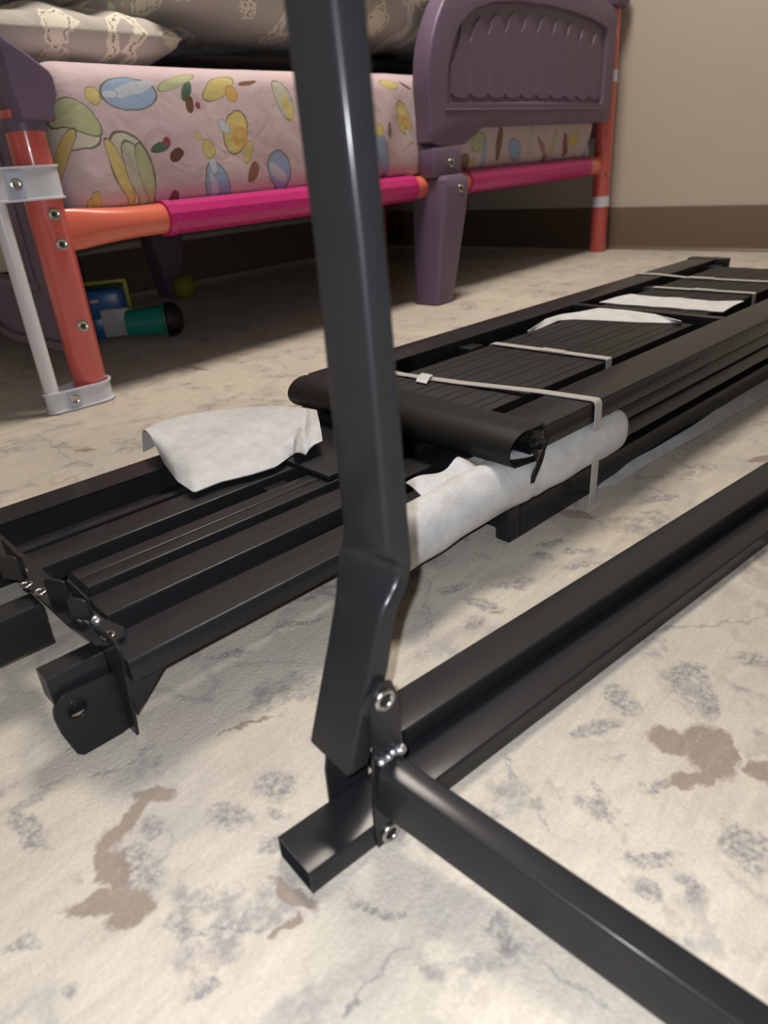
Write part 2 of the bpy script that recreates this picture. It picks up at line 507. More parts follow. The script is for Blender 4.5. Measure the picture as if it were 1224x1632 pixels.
class MB:
    def __init__(s):
        s.v, s.f = [], []

    def add(s, vs, fs):
        b = len(s.v)
        s.v += [Vector(v) for v in vs]
        s.f += [tuple(b + i for i in f) for f in fs]
        return s

    def rings(s, rings, cap0=True, cap1=True, closed=True):
        n = len(rings[0])
        vs = [v for r in rings for v in r]
        fs = []
        for i in range(len(rings) - 1):
            for j in range(n if closed else n - 1):
                a, b = i * n + j, i * n + (j + 1) % n
                fs.append((a, b, b + n, a + n))
        if cap0:
            fs.append(tuple(reversed(range(n))))
        if cap1:
            fs.append(tuple((len(rings) - 1) * n + j for j in range(n)))
        return s.add(vs, fs)

    def prism(s, poly, o, ax, ay, az, h):
        """2-D polygon in (ax, ay) at o, extruded h along az."""
        r0 = [o + ax * a + ay * b for a, b in poly]
        return s.rings([r0, [v + az * h for v in r0]])

    def box(s, c, dims, ax=X, ay=Y, az=Z, r=0.0):
        a, b, h = dims[0] / 2, dims[1] / 2, dims[2] / 2
        if r <= 0:
            return s.prism([(-a, -b), (a, -b), (a, b), (-a, b)], c - az * h, ax, ay, az, 2 * h)
        r = min(r, a * 0.99, b * 0.99, h * 0.99)
        rings = []
        for k in range(3):
            t = k / 2 * math.pi / 2
            ins = r * (1 - math.sin(t)); z = -h + r * (1 - math.cos(t))
            rings.append([c + ax * px + ay * py + az * z for px, py in rrect(a - ins, b - ins, max(r - ins, 1e-5))])
        for k in range(3):
            t = (2 - k) / 2 * math.pi / 2
            ins = r * (1 - math.sin(t)); z = h - r * (1 - math.cos(t))
            rings.append([c + ax * px + ay * py + az * z for px, py in rrect(a - ins, b - ins, max(r - ins, 1e-5))])
        return s.rings(rings)

    def cyl(s, p0, p1, r0, r1=None, seg=24, cap=True):
        r1 = r0 if r1 is None else r1
        d = (p1 - p0).normalized()
        a = d.orthogonal().normalized(); b = d.cross(a)
        rr = [[p + a * r * math.cos(2 * math.pi * k / seg) + b * r * math.sin(2 * math.pi * k / seg) for k in range(seg)]
              for p, r in ((p0, r0), (p1, r1))]
        return s.rings(rr, cap, cap)

    def lathe(s, o, d, prof, seg=28, cap=True):
        """prof = [(radius, distance along d)]"""
        d = d.normalized(); a = d.orthogonal().normalized(); b = d.cross(a)
        rr = [[o + d * h + (a * math.cos(2 * math.pi * k / seg) + b * math.sin(2 * math.pi * k / seg)) * max(r, 1e-5)
               for k in range(seg)] for r, h in prof]
        return s.rings(rr, cap, cap)

    def torus(s, c, d, R, r, seg=28, n=10, sx=1.0):
        d = d.normalized(); a = d.orthogonal().normalized(); b = d.cross(a)
        vs, fs = [], []
        for i in range(seg):
            t = 2 * math.pi * i / seg
            e = a * math.cos(t) + b * math.sin(t)
            for j in range(n):
                u = 2 * math.pi * j / n
                vs.append(c + e * (R + r * math.cos(u)) + d * r * math.sin(u))
        for i in range(seg):
            for j in range(n):
                fs.append((i * n + j, ((i + 1) % seg) * n + j, ((i + 1) % seg) * n + (j + 1) % n, i * n + (j + 1) % n))
        return s.add(vs, fs)

    def blob(s, c, rx, ry, rz, seg=14, rings=8, jit=0.0):
        rr = []
        for i in range(1, rings):
            t = math.pi * i / rings
            rr.append([c + Vector((rx * math.sin(t) * math.cos(2 * math.pi * k / seg), ry * math.sin(t) * math.sin(2 * math.pi * k / seg),
                                   -rz * math.cos(t))) * (1 + random.uniform(-jit, jit)) - c * 0 for k in range(seg)])
        if jit:
            rr = [[c + (v - c) * 1.0 for v in r] for r in rr]
        return s.rings(rr)

    def rtube(s, p0, p1, w, h, up=Z, r=0.0015, wall=0.0014, open0=True, open1=True):
        """Rectangular steel tube p0->p1 (centre line), width w across, height h along up."""
        d = (p1 - p0).normalized()
        u = (up - d * up.dot(d)).normalized(); sd = d.cross(u)
        outer = rrect(w / 2, h / 2, r)
        inner = rrect(w / 2 - wall, h / 2 - wall, max(r - wall, 0.0004))
        mk = lambda p, pr: [p + sd * a + u * b for a, b in pr]
        rings = []
        dep = min(0.05, (p1 - p0).length * 0.3)
        if open0:
            rings += [mk(p0 + d * dep, inner), mk(p0, inner)]
        rings += [mk(p0, outer), mk(p1, outer)]
        if open1:
            rings += [mk(p1, inner), mk(p1 - d * dep, inner)]
        return s.rings(rings)

    def sheet(s, grid, th=0.0006):
        """Thin cloth from a grid of points, given real thickness."""
        n, m = len(grid), len(grid[0])
        nor = []
        for i in range(n):
            row = []
            for j in range(m):
                a = grid[min(i + 1, n - 1)][j] - grid[max(i - 1, 0)][j]
                b = grid[i][min(j + 1, m - 1)] - grid[i][max(j - 1, 0)]
                c = a.cross(b)
                row.append(c.normalized() if c.length > 1e-12 else Z)
            nor.append(row)
        vs = [grid[i][j] + nor[i][j] * th / 2 for i in range(n) for j in range(m)]
        vs += [grid[i][j] - nor[i][j] * th / 2 for i in range(n) for j in range(m)]
        K = n * m; fs = []
        for i in range(n - 1):
            for j in range(m - 1):
                a = i * m + j
                fs.append((a, a + m, a + m + 1, a + 1))
                fs.append((K + a, K + a + 1, K + a + m + 1, K + a + m))
        for i in range(n - 1):
            a = i * m; fs.append((a, K + a, K + a + m, a + m))
            a = i * m + m - 1; fs.append((a, a + m, K + a + m, K + a))
        for j in range(m - 1):
            a = j; fs.append((a, a + 1, K + a + 1, K + a))
            a = (n - 1) * m + j; fs.append((a, K + a, K + a + 1, a + 1))
        return s.add(vs, fs)

    def build(s, name, mat, parent=None, org=None, smooth=True, angle=38):
        if parent is not None:
            r = parent
            while r.parent:
                r = r.parent
            org = r.location.copy()
        elif org is None:
            zs = min(v.z for v in s.v)
            org = Vector((sum(v.x for v in s.v) / len(s.v), sum(v.y for v in s.v) / len(s.v), zs))
        me = bpy.data.meshes.new(name)
        me.from_pydata([v - org for v in s.v], [], s.f)
        bm = bmesh.new(); bm.from_mesh(me)
        bmesh.ops.recalc_face_normals(bm, faces=bm.faces)
        bm.to_mesh(me); bm.free()
        me.materials.append(mat)
        if smooth:
            for p in me.polygons:
                p.use_smooth = True
            me.set_sharp_from_angle(angle=math.radians(angle))
        me.update()
        o = bpy.data.objects.new(name, me)
        COL.objects.link(o)
        if parent is not None:
            o.parent = parent
        else:
            o.location = org
        return o


def rrect(a, b, r, n=3):
    r = min(r, a * 0.98, b * 0.98)
    out = []
    for (cx, cy, t0) in ((a - r, b - r, 0), (-(a - r), b - r, 90), (-(a - r), -(b - r), 180), (a - r, -(b - r), 270)):
        for k in range(n + 1):
            t = math.radians(t0 + 90 * k / n)
            out.append((cx + r * math.cos(t), cy + r * math.sin(t)))
    return out


def thing(name, label, cat, loc, group=None):
    o = bpy.data.objects.new(name, None)
    o.empty_display_size = 0.05
    COL.objects.link(o)
    o.location = loc
    return tag(o, label, cat, group)


def tag(o, label=None, cat=None, group=None, kind=None):
    if label: o['label'] = label
    if cat: o['category'] = cat
    if group: o['group'] = group
    if kind: o['kind'] = kind
    return o


def part_label(o, label):
    o['label'] = label
    return o


def struct(name, mb, mat, label=None, cat=None, parent=None, smooth=False):
    o = mb.build(name, mat, parent, smooth=smooth)
    o['kind'] = 'structure'
    if label: o['label'] = label
    if cat: o['category'] = cat
    return o


def screw(c, d, r, parent, name='screw'):
    """Cross-head screw: domed head with a cross of dark bars painting the shade in its slots."""
    d = d.normalized(); a = (Z - d * Z.dot(d)).normalized(); b = d.cross(a)
    a, b = (a + b * 0.35).normalized(), (b - a * 0.35).normalized()
    m = MB().lathe(c, d, [(r, -r * 0.6), (r, r * 0.10), (r * 0.93, r * 0.22), (r * 0.72, r * 0.28), (r * 0.55, r * 0.20), (r * 0.30, r * 0.16)], 22)
    o = m.build(name, M['steel'], parent)
    k = MB()
    k.box(c + d * r * 0.20, (r * 0.95, r * 0.20, r * 0.10), a, b, d)
    k.box(c + d * r * 0.205, (r * 0.20, r * 0.95, r * 0.10), a, b, d)
    return o, k


def add_screw(c, d, r, parent):
    o, k = screw(c, d, r, parent)
    if parent.parent is None:                 # the dark cross, painted slot shade, is a sub-part of the screw
        rec = k.build('slot_shade', M['hole_shade'], o)
    return o


# ------------------------------------------------------------------ the room
RX0, RX1, RY0, RY1, RZ = -2.4, 2.705, -3.0, 2.42, 2.42
T = 0.08
f = MB().box(Vector(((RX0 + RX1) / 2, (RY0 + RY1) / 2, -T / 2)), (RX1 - RX0 + 2 * T, RY1 - RY0 + 2 * T, T))
struct('floor', f, M['carpet'], 'cream and grey patterned low pile carpet', 'floor')
f = MB().box(Vector(((RX0 + RX1) / 2, (RY0 + RY1) / 2, RZ + T / 2)), (RX1 - RX0 + 2 * T, RY1 - RY0 + 2 * T, T))
struct('ceiling', f, M['ceiling'], 'plain ceiling', 'ceiling')
for nm, c, dd in (('wall_right', (RX1 + T / 2, (RY0 + RY1) / 2, RZ / 2), (T, RY1 - RY0 + 2 * T, RZ)),
                  ('wall_left', (RX0 - T / 2, (RY0 + RY1) / 2, RZ / 2), (T, RY1 - RY0 + 2 * T, RZ)),
                  ('wall_back', ((RX0 + RX1) / 2, RY1 + T / 2, RZ / 2), (RX1 - RX0, T, RZ)),
                  ('wall_front', ((RX0 + RX1) / 2, RY0 - T / 2, RZ / 2), (RX1 - RX0, T, RZ))):
    struct(nm, MB().box(Vector(c), dd), M['wall'], 'cream painted wall', 'wall')
BBH = 0.146


def baseboard(nm, o, along, inward, L):
    prof = [(0, 0), (0.016, 0), (0.009, 0.006), (0.006, 0.016), (0.006, BBH - 0.006), (0.003, BBH), (0, BBH)]
    struct(nm, MB().prism(prof, o, inward, Z, along, L), M['baseboard'], 'brown rubber baseboard', 'baseboard', smooth=True)


baseboard('baseboard_right', Vector((RX1, RY0, 0)), Y, -X, RY1 - RY0)
baseboard('baseboard_back', Vector((RX0, RY1, 0)), X, -Y, RX1 - RX0)
baseboard('baseboard_left', Vector((RX0, RY0, 0)), Y, X, RY1 - RY0)

cf = thing('ceiling_light', 'round ceiling light with a warm glass disc', 'lamp', Vector((LAMP.x, LAMP.y, RZ)))
MB().lathe(Vector((LAMP.x, LAMP.y, RZ)), -Z, [(0.35, 0.0), (0.35, 0.05), (0.335, 0.06)], 40).build('lamp_body', M['white_plastic'], cf)
gm = NT('warm_lamp_glass').set((0.9, 0.85, 0.75), 0.4)
gm.b.inputs['Emission Color'].default_value = (1.0, 0.85, 0.68, 1)
gm.b.inputs['Emission Strength'].default_value = 1.5
MB().lathe(Vector((LAMP.x, LAMP.y, RZ - 0.058)), -Z, [(0.33, 0.0), (0.325, 0.006), (0.31, 0.010)], 40).build('lamp_shade', gm.m, cf)

# ------------------------------------------------------------------ the bed
BX0, BX1, BY0, BY1 = 0.585, 2.630, 1.256, 2.330
bed = thing('toddler_bed', 'purple, coral and magenta metal and plastic child bed along the wall', 'bed', Vector((BX0, BY0, 0)))
PR = 0.030
# posts
for i, (x, y) in enumerate(((BX0, BY0), (BX1, BY0), (BX0, BY1), (BX1, BY1))):
    top = 0.47 if x == BX0 else 0.765
    MB().lathe(Vector((x, y, 0.0)), Z, [(PR * 0.9, 0.0), (PR, 0.004), (PR, top)], 32).build('bed_post', M['coral'], bed)
# molded cap on the head post, running back along the head end
prof = [(-0.030, 0.452), (0.030, 0.452), (0.033, 0.478), (0.037, 0.480), (0.042, 0.488), (0.042, 0.512), (0.037, 0.521), (0.010, 0.541), (-0.028, 0.566), (-0.034, 0.560), (-0.034, 0.482), (-0.031, 0.478)]
rr = []
for (yy, k) in ((1.214, 0.86), (1.218, 0.95), (1.226, 1.0), (1.40, 1.0), (1.75, 1.0), (BY1 + 0.04, 1.0)):
    rise = 0.0 if yy < 1.3 else (yy - 1.3) * 0.10
    rr.append([Vector((BX0 + 0.008 + a * k, yy, 0.50 + (b - 0.50) * k + rise)) for a, b in prof])
part_label(MB().rings(rr).build('headboard_cap', M['purple'], bed), 'purple rounded cap over the coral head post')
MB().cyl(Vector((BX0, BY0, 0.440)), Vector((BX0, BY0, 0.458)), 0.0335).build('post_collar', M['purple'], bed)
# head end molding: stile, arched valance, upper panel
st = MB().box(Vector((BX0 - 0.002, 1.325, 0.335)), (0.030, 0.085, 0.27), r=0.008).build('headboard_stile', M['purple'], bed)
MB().box(Vector((BX0 - 0.0185, 1.335, 0.335)), (0.004, 0.012, 0.25), r=0.0018).build('raised_rib', M['purple'], st)
ys = [1.285 + (BY1 - 0.03 - 1.285) * i / 24 for i in range(25)]


def arch(y):
    t = min(1, max(0, (y - 1.50) / 0.16)) * min(1, max(0, (BY1 - 0.25 - y) / 0.16))
    t = t * t * (3 - 2 * t)
    return 0.094 + 0.06 * t


vb = MB().prism([(y, arch(y)) for y in ys] + [(y, 0.212) for y in reversed(ys)], Vector((BX0 - 0.014, 0, 0)), Y, Z, X, 0.028).build('headboard_valance', M['purple'], bed)
lip = MB()
lip.rings([[Vector((BX0 - 0.021, y, arch(y) - 0.002)), Vector((BX0 - 0.021, y, arch(y) + 0.013)), Vector((BX0 + 0.018, y, arch(y) + 0.013)), Vector((BX0 + 0.018, y, arch(y) - 0.002))] for y in ys])
lip.build('bottom_lip', M['purple'], vb)
MB().box(Vector((BX0 - 0.004, (1.30 + BY1) / 2, 0.204)), (0.036, BY1 - 1.36, 0.018), r=0.005).build('top_lip', M['purple'], vb)
MB().box(Vector((BX0 - 0.002, (1.37 + BY1) / 2, 0.430)), (0.026, BY1 - 1.40, 0.25), r=0.006).build('headboard_panel', M['purple'], bed)
# foot end board
MB().box(Vector((BX1, (BY0 + BY1) / 2, 0.55)), (0.028, BY1 - BY0 - 0.02, 0.34), r=0.008).build('footboard_panel', M['purple'], bed)
fc = MB().box(Vector((BX1 - 0.012, (BY0 + BY1) / 2 - 0.01, 0.785)), (0.10, BY1 - BY0 + 0.08, 0.07), r=0.018)
fc.build('footboard_cap', M['purple'], bed)
# side rails with sleeves
ZR = 0.292
RR = 0.0265


def rail(y, front):
    yy = y
    rings = []
    for x, ry, rz in ((BX0 + 0.026, 0.010, 0.0335), (BX0 + 0.045, 0.012, 0.0335), (BX0 + 0.085, 0.020, 0.030), (BX0 + 0.13, 0.0265, 0.0272), (BX0 + 0.17, RR, RR),
                      (BX1 - 0.17, RR, RR), (BX1 - 0.10, RR, RR), (BX1 - 0.026, 0.014, 0.031)):
        rings.append([Vector((x, yy + ry * math.cos(2 * math.pi * k / 32), ZR + rz * math.sin(2 * math.pi * k / 32))) for k in range(32)])
    o = MB().rings(rings).build('side_rail', M['orange_coral'], bed)
    for x0, x1 in ((0.800, 1.545), (1.775, 2.500)):
        def oc(x, r):
            return [Vector((x, yy + r * math.cos(2 * math.pi * (k + 0.5) / 12), ZR + r * math.sin(2 * math.pi * (k + 0.5) / 12))) for k in range(12)]
        m = MB().rings([oc(x0, RR + 0.0006), oc(x0 + 0.001, RR + 0.0055), oc(x0 + 0.016, RR + 0.0058), oc(x0 + 0.020, RR + 0.0040),
                        oc(x1 - 0.004, RR + 0.0040), oc(x1, RR + 0.0006)])
        sl = m.build('rail_sleeve', M['magenta'], o, angle=20)
        sl['label'] = 'magenta plastic sleeve'


rail(BY0, True)
rail(BY1, False)
MB().rtube(Vector((BX0 + 0.03, 1.74, 0.29)), Vector((BX1 - 0.03, 1.74, 0.29)), 0.03, 0.03).build('centre_rail', M['black'], bed)
dk = MB().box(Vector(((BX0 + BX1) / 2, (BY0 + BY1) / 2, 0.312)), (BX1 - BX0 - 0.08, BY1 - BY0 - 0.06, 0.008)).build('mattress_deck', M['charcoal_cloth_and_shade'], bed)
# screws on the posts
bp = [o for o in bed.children if o.name.startswith('bed_post')][0]
for z in (0.318, 0.272, 0.138):
    c = Vector((BX0, BY0, z)); d = Vector((-0.05, -1, 0.05)).normalized()
    add_screw(c + d * (PR - 0.0005), d, 0.0100, bp.parent)
# mid guard rail with fluted panel
gy0, gy1 = 1.207, 1.257


def gp(px, py):
    v = PY(px, py, gy0)
    return (v.x, v.z)


outer = [(1.574, 0.384), (1.574, 0.45), (1.570, 0.53), (1.575, 0.57), (1.588, 0.61), (1.610, 0.65), (1.640, 0.69), (1.688, 0.725), (1.745, 0.755),
         (1.84, 0.780), (1.98, 0.795), (2.14, 0.797), (2.28, 0.789), (2.42, 0.772), (2.53, 0.750), (2.580, 0.734), (2.576, 0.60), (2.566, 0.424),
         (2.30, 0.424), (2.0, 0.423), (1.80, 0.422), (1.765, 0.418), (1.742, 0.405), (1.722, 0.384)]
n = len(outer)
cx0, cz0 = sum(p[0] for p in outer) / n, sum(p[1] for p in outer) / n
ins = lambda d: [(p[0] + (0.0 if abs(cx0 - p[0]) < 1e-6 else math.copysign(min(d, abs(cx0 - p[0])), cx0 - p[0]) * (0.3 + 0.7 * abs(cx0 - p[0]) / 0.55 if abs(cx0 - p[0]) < 0.55 else 1)), p[1] + math.copysign(d, (0.60 if p[0] < 1.75 else 0.6) - p[1])) for p in outer]
R0 = [Vector((a, gy0, b)) for a, b in ins(0.006)]
R1 = [Vector((a, gy0 + 0.002, b)) for a, b in ins(0.0018)]
R2 = [Vector((a, gy0 + 0.007, b)) for a, b in outer]
R3_ = [Vector((a, gy1, b)) for a, b in outer]
# front face: a frame around a sunk field
field = [(1.640, 0.478), (1.643, 0.52), (1.652, 0.56), (1.668, 0.60), (1.692, 0.635), (1.725, 0.663), (1.77, 0.683), (1.85, 0.703), (1.98, 0.716), (2.14, 0.719),
         (2.28, 0.714), (2.40, 0.704), (2.50, 0.690), (2.515, 0.684), (2.513, 0.60), (2.508, 0.478)]


def resample(poly, k, start):
    pts = [Vector((a, b, 0)) for a, b in poly]
    L = [0]
    for i in range(len(pts)):
        L.append(L[-1] + (pts[(i + 1) % len(pts)] - pts[i]).length)
    out = []
    for j in range(k):
        s = L[-1] * j / k
        for i in range(len(pts)):
            if L[i] <= s <= L[i + 1]:
                u = (s - L[i]) / max(1e-9, L[i + 1] - L[i])
                q = pts[i].lerp(pts[(i + 1) % len(pts)], u)
                out.append((q.x, q.y)); break
    return out


def angsort(poly, c, k=96):
    """radial resampling of a star-shaped outline about c."""
    out = []
    for j in range(k):
        t = 2 * math.pi * j / k
        d = (math.cos(t), math.sin(t)); best = 0
        for i in range(len(poly)):
            (x1, y1), (x2, y2) = poly[i], poly[(i + 1) % len(poly)]
            ex, ey = x2 - x1, y2 - y1
            den = d[0] * ey - d[1] * ex
            if abs(den) < 1e-12: continue
            s = ((x1 - c[0]) * ey - (y1 - c[1]) * ex) / den
            u = ((x1 - c[0]) * d[1] - (y1 - c[1]) * d[0]) / den
            if -1e-9 <= u <= 1 + 1e-9 and s > best: best = s
        out.append((c[0] + d[0] * best, c[1] + d[1] * best))
    return out


gc = (2.07, 0.60)
K = 160
def gring(poly, y, k=0.0):
    pts = angsort(poly, gc, K)
    out = []
    for a, b in pts:
        dx, dz = gc[0] - a, gc[1] - b
        L = math.hypot(dx, dz)
        out.append(Vector((a + dx / L * k, y, b + dz / L * k)))
    return out
gm_ = MB().rings([gring(outer, gy1), gring(outer, gy0 + 0.007), gring(outer, gy0 + 0.002, 0.002), gring(outer, gy0, 0.008),
                  gring(field, gy0), gring(field, gy0 + 0.004, 0.003), gring(field, gy0 + 0.012, 0.007)])
guard = gm_.build('guard_rail', M['purple'], bed, angle=50)
guard['label'] = 'purple molded guard panel with fluted field'
# raised boards of the field, ends scalloped
nb = 10
for i in range(nb):
    x0 = 1.672 + i * (2.500 - 1.672) / nb
    x1 = x0 + (2.500 - 1.672) / nb - 0.003
    def topz(x):
        return np.interp(x, [1.66, 1.70, 1.75, 1.85, 1.98, 2.14, 2.28, 2.40, 2.50], [0.575, 0.628, 0.655, 0.680, 0.694, 0.697, 0.692, 0.682, 0.668])
    t0, t1 = topz(x0 + 0.008), topz(x1 - 0.006)
    xm = (x0 + x1) / 2
    poly = [(x0, 0.500), (x0 + 0.012, 0.492), (xm, 0.489), (x1 - 0.012, 0.492), (x1, 0.500), (x1, t1 - 0.044), (x1 - 0.012, t1 - 0.034), (x1 - 0.022, t1 - 0.010), (x1 - 0.030, t1 - 0.004), (x0 + 0.030, t0 - 0.004), (x0 + 0.022, t0 - 0.010), (x0 + 0.012, t0 - 0.034), (x0, t0 - 0.044)]
    cxx, czz = xm, (0.49 + t0) / 2
    a = [Vector((p, gy0 + 0.012, q)) for p, q in poly]
    b = [Vector((cxx + (p - cxx) * 0.93, gy0 + 0.0075, czz + (q - czz) * 0.99)) for p, q in poly]
    MB().rings([a, b]).build('panel_board', M['purple'], guard, angle=25)
MB().box(Vector((2.075, gy0 + 0.002, 0.463)), (0.885, 0.010, 0.006), r=0.0028).build('lower_bead', M['purple'], guard)
# the guard's foot and the tapered leg below
lg = MB().box(Vector((1.634, 1.228, 0.345)), (0.120, 0.052, 0.070), r=0.008).build('guard_foot', M['purple'], bed)
prof = []
rings = []
for z, xa, xb, ya, yb in ((0.0, 1.548, 1.616, 1.187, 1.262), (0.004, 1.545, 1.619, 1.184, 1.266), (0.10, 1.558, 1.647, 1.181, 1.275), (0.22, 1.574, 1.680, 1.178, 1.285),
                          (0.285, 1.582, 1.694, 1.177, 1.288), (0.306, 1.586, 1.692, 1.179, 1.285), (0.316, 1.598, 1.680, 1.188, 1.270)):
    cxm, cym = (xa + xb) / 2, (ya + yb) / 2
    rings.append([Vector((cxm + a, cym + b, z)) for a, b in rrect((xb - xa) / 2, (yb - ya) / 2, 0.012)])
legm = MB().rings(rings).build('centre_leg', M['purple'], bed)
legm['label'] = 'tapered purple plastic leg'
add_screw(Vector((1.650, 1.1775, 0.282)), Vector((-0.1, -1, 0.05)), 0.011, bed)
add_screw(Vector((1.640, 1.1985, 0.343)), Vector((-0.1, -1, 0.05)), 0.011, bed)
rings = []
for z, xa, xb in ((0, 1.335, 1.40), (0.15, 1.31, 1.42), (0.30, 1.29, 1.44)):
    rings.append([Vector(((xa + xb) / 2 + a, 2.17 + b, z)) for a, b in rrect((xb - xa) / 2, 0.04, 0.012)])
MB().rings(rings).build('centre_leg', M['purple'], bed)


def band(z0, z1, parent=bed):
    """Milky strap round post and rod, with raised rims, a screw plate and a screw."""
    xr, rr_, rp = BX0 - 0.078, 0.0145, PR + 0.0035
    def outline(e):
        pts = []
        for k in range(17):
            t = math.radians(-94 + 188 * k / 16)
            pts.append((BX0 + (rp + e) * math.cos(t), BY0 + (rp + e) * math.sin(t)))
        for k in range(13):
            t = math.radians(80 + 200 * k / 12)
            pts.append((xr + (rr_ + e) * math.cos(t), BY0 - 0.010 + (rr_ + e) * math.sin(t)))
        return pts
    mk = lambda e, z: [Vector((a, b, z)) for a, b in outline(e)]
    m = MB().rings([mk(-0.002, z0), mk(0.0030, z0), mk(0.0030, z0 + 0.003), mk(0.0, z0 + 0.004), mk(0.0, z1 - 0.004), mk(0.0030, z1 - 0.003), mk(0.0030, z1), mk(-0.002, z1)], False, False)
    m.rings([mk(-0.002, z0), mk(-0.002, z1)], False, False)
    o = m.build('post_band', M['clear_white'], parent)
    o['label'] = 'milky white plastic band'
    zc = (z0 + z1) / 2
    a = Vector((xr, BY0 - 0.010 - rr_, 0)); b = Vector((BX0, BY0 - rp, 0))
    c = a.lerp(b, 0.37); d = (b - a).normalized(); nrm = Vector((d.y, -d.x, 0))
    c.z = zc
    MB().box(c + nrm * 0.0006, (0.024, 0.002, z1 - z0 - 0.010), d, nrm, Z).build('screw_plate', M['blue_plate'], o)
    s, k = screw(c + nrm * 0.0018, nrm, 0.0092, o)
    return o


band(0.342, 0.392)
band(0.002, 0.038)
MB().cyl(Vector((BX0 - 0.078, BY0 - 0.010, 0.008)), Vector((BX0 - 0.078, BY0 - 0.010, 0.75)), 0.0125).build('net_rod', M['white_plastic'], bed)['label'] = 'thin white plastic rod'
for z0, z1 in ((0.155, 0.190), (0.545, 0.580)):
    MB().lathe(Vector((BX1, BY0, z0)), Z, [(PR + 0.0005, 0), (PR + 0.0025, 0), (PR + 0.0025, z1 - z0), (PR + 0.0005, z1 - z0)], 32).build('post_band', M['clear_white'], bed)['label'] = 'milky white plastic band'
MB().cyl(Vector((BX1 - 0.018, BY0 - 0.026, 0.262)), Vector((BX1 - 0.018, BY0 - 0.032, 0.262)), 0.006).build('screw', M['steel'], bed)

# mattress in its fitted sheet
mx0, mx1, my0, my1, mz0, mz1 = 0.640, 2.560, 1.264, 2.350, 0.318, 0.545
rings = []
NXS, NYS = 90, 40


def mattress():
    bm = bmesh.new()
    bmesh.ops.create_grid(bm, x_segments=2, y_segments=2, size=1)
    bm.free()
    m = MB()
    c = Vector(((mx0 + mx1) / 2, (my0 + my1) / 2, 0))
    hx, hy, r = (mx1 - mx0) / 2, (my1 - my0) / 2, 0.045
    per = []
    def loop(hx, hy, r):
        pts = []
        segs = [((hx, -hy + r), (hx, hy - r), 40), ]
        for (cx_, cy_, t0) in ((hx - r, hy - r, 0), (-(hx - r), hy - r, 90), (-(hx - r), -(hy - r), 180), (hx - r, -(hy - r), 270)):
            for k in range(7):
                t = math.radians(t0 + 15 * k)
                pts.append((cx_ + r * math.cos(t), cy_ + r * math.sin(t)))
            if t0 in (0, 180):      # long straight side follows
                sgn = 1 if t0 == 0 else -1
                for k in range(1, 80):
                    u = k / 80
                    pts.append((sgn * (hx - r) * (1 - 2 * u), sgn * hy))
            else:
                sgn = -1 if t0 == 90 else 1
                for k in range(1, 20):
                    u = k / 20
                    pts.append((sgn * hx, -sgn * (hy - r) * (-1) * (1 - 2 * u) if False else (1 if t0 == 90 else -1) * (hy - r) * (1 - 2 * u)))
        return pts
    lay = []
    zs = [(0.0, 0.020), (0.004, 0.008), (0.012, 0.002)] + [(0.012 + (mz1 - mz0 - 0.05) * k / 10, 0.0) for k in range(1, 11)]
    for k in range(1, 7):
        t = math.radians(15 * k)
        zs.append((mz1 - mz0 - 0.038 + 0.038 * math.sin(t), 0.038 * (1 - math.cos(t))))
    for k in (0.08, 0.16, 0.26, 0.38):
        zs.append((mz1 - mz0 + 0.004 * k / 0.4, k))
    for z, inset in zs:
        ring = []
        for a, b in loop(hx - inset, hy - min(inset, hy * 0.9), max(r - inset, 0.004)):
            x, y = c.x + a, c.y + b
            w = 0.0
            bulge = 0.008 * math.sin(math.pi * min(1, z / (mz1 - mz0)))
            yy = y - (bulge if b < 0 else -bulge)
            fold = 0.004 * math.sin(x * 21 + z * 9) * math.exp(-((z - 0.03) / 0.05) ** 2) * (1 if b < 0 else 0)
            fold += 0.0035 * math.exp(-((x - 1.02 - z * 0.25) / 0.02) ** 2) * (1 if b < 0 else 0)
            fold += 0.006 * math.exp(-((x - 1.40 - z * 0.5) / 0.03) ** 2) * (1 if b < 0 else 0)
            if x > 2.2: fold += 0.005 * math.sin(x * 90 + z * 60)
            sag = 0.004 * math.sin(x * 5.0) * min(1, inset * 20)
            ring.append(Vector((x, yy - fold, mz0 + z + sag)))
        lay.append(ring)
    m.rings(lay)
    o = m.build('mattress', M['sheet'], None, angle=60)
    tag(o, 'thick mattress in a pink sheet printed with green, yellow and blue motifs', 'mattress')
    return o


mattress()


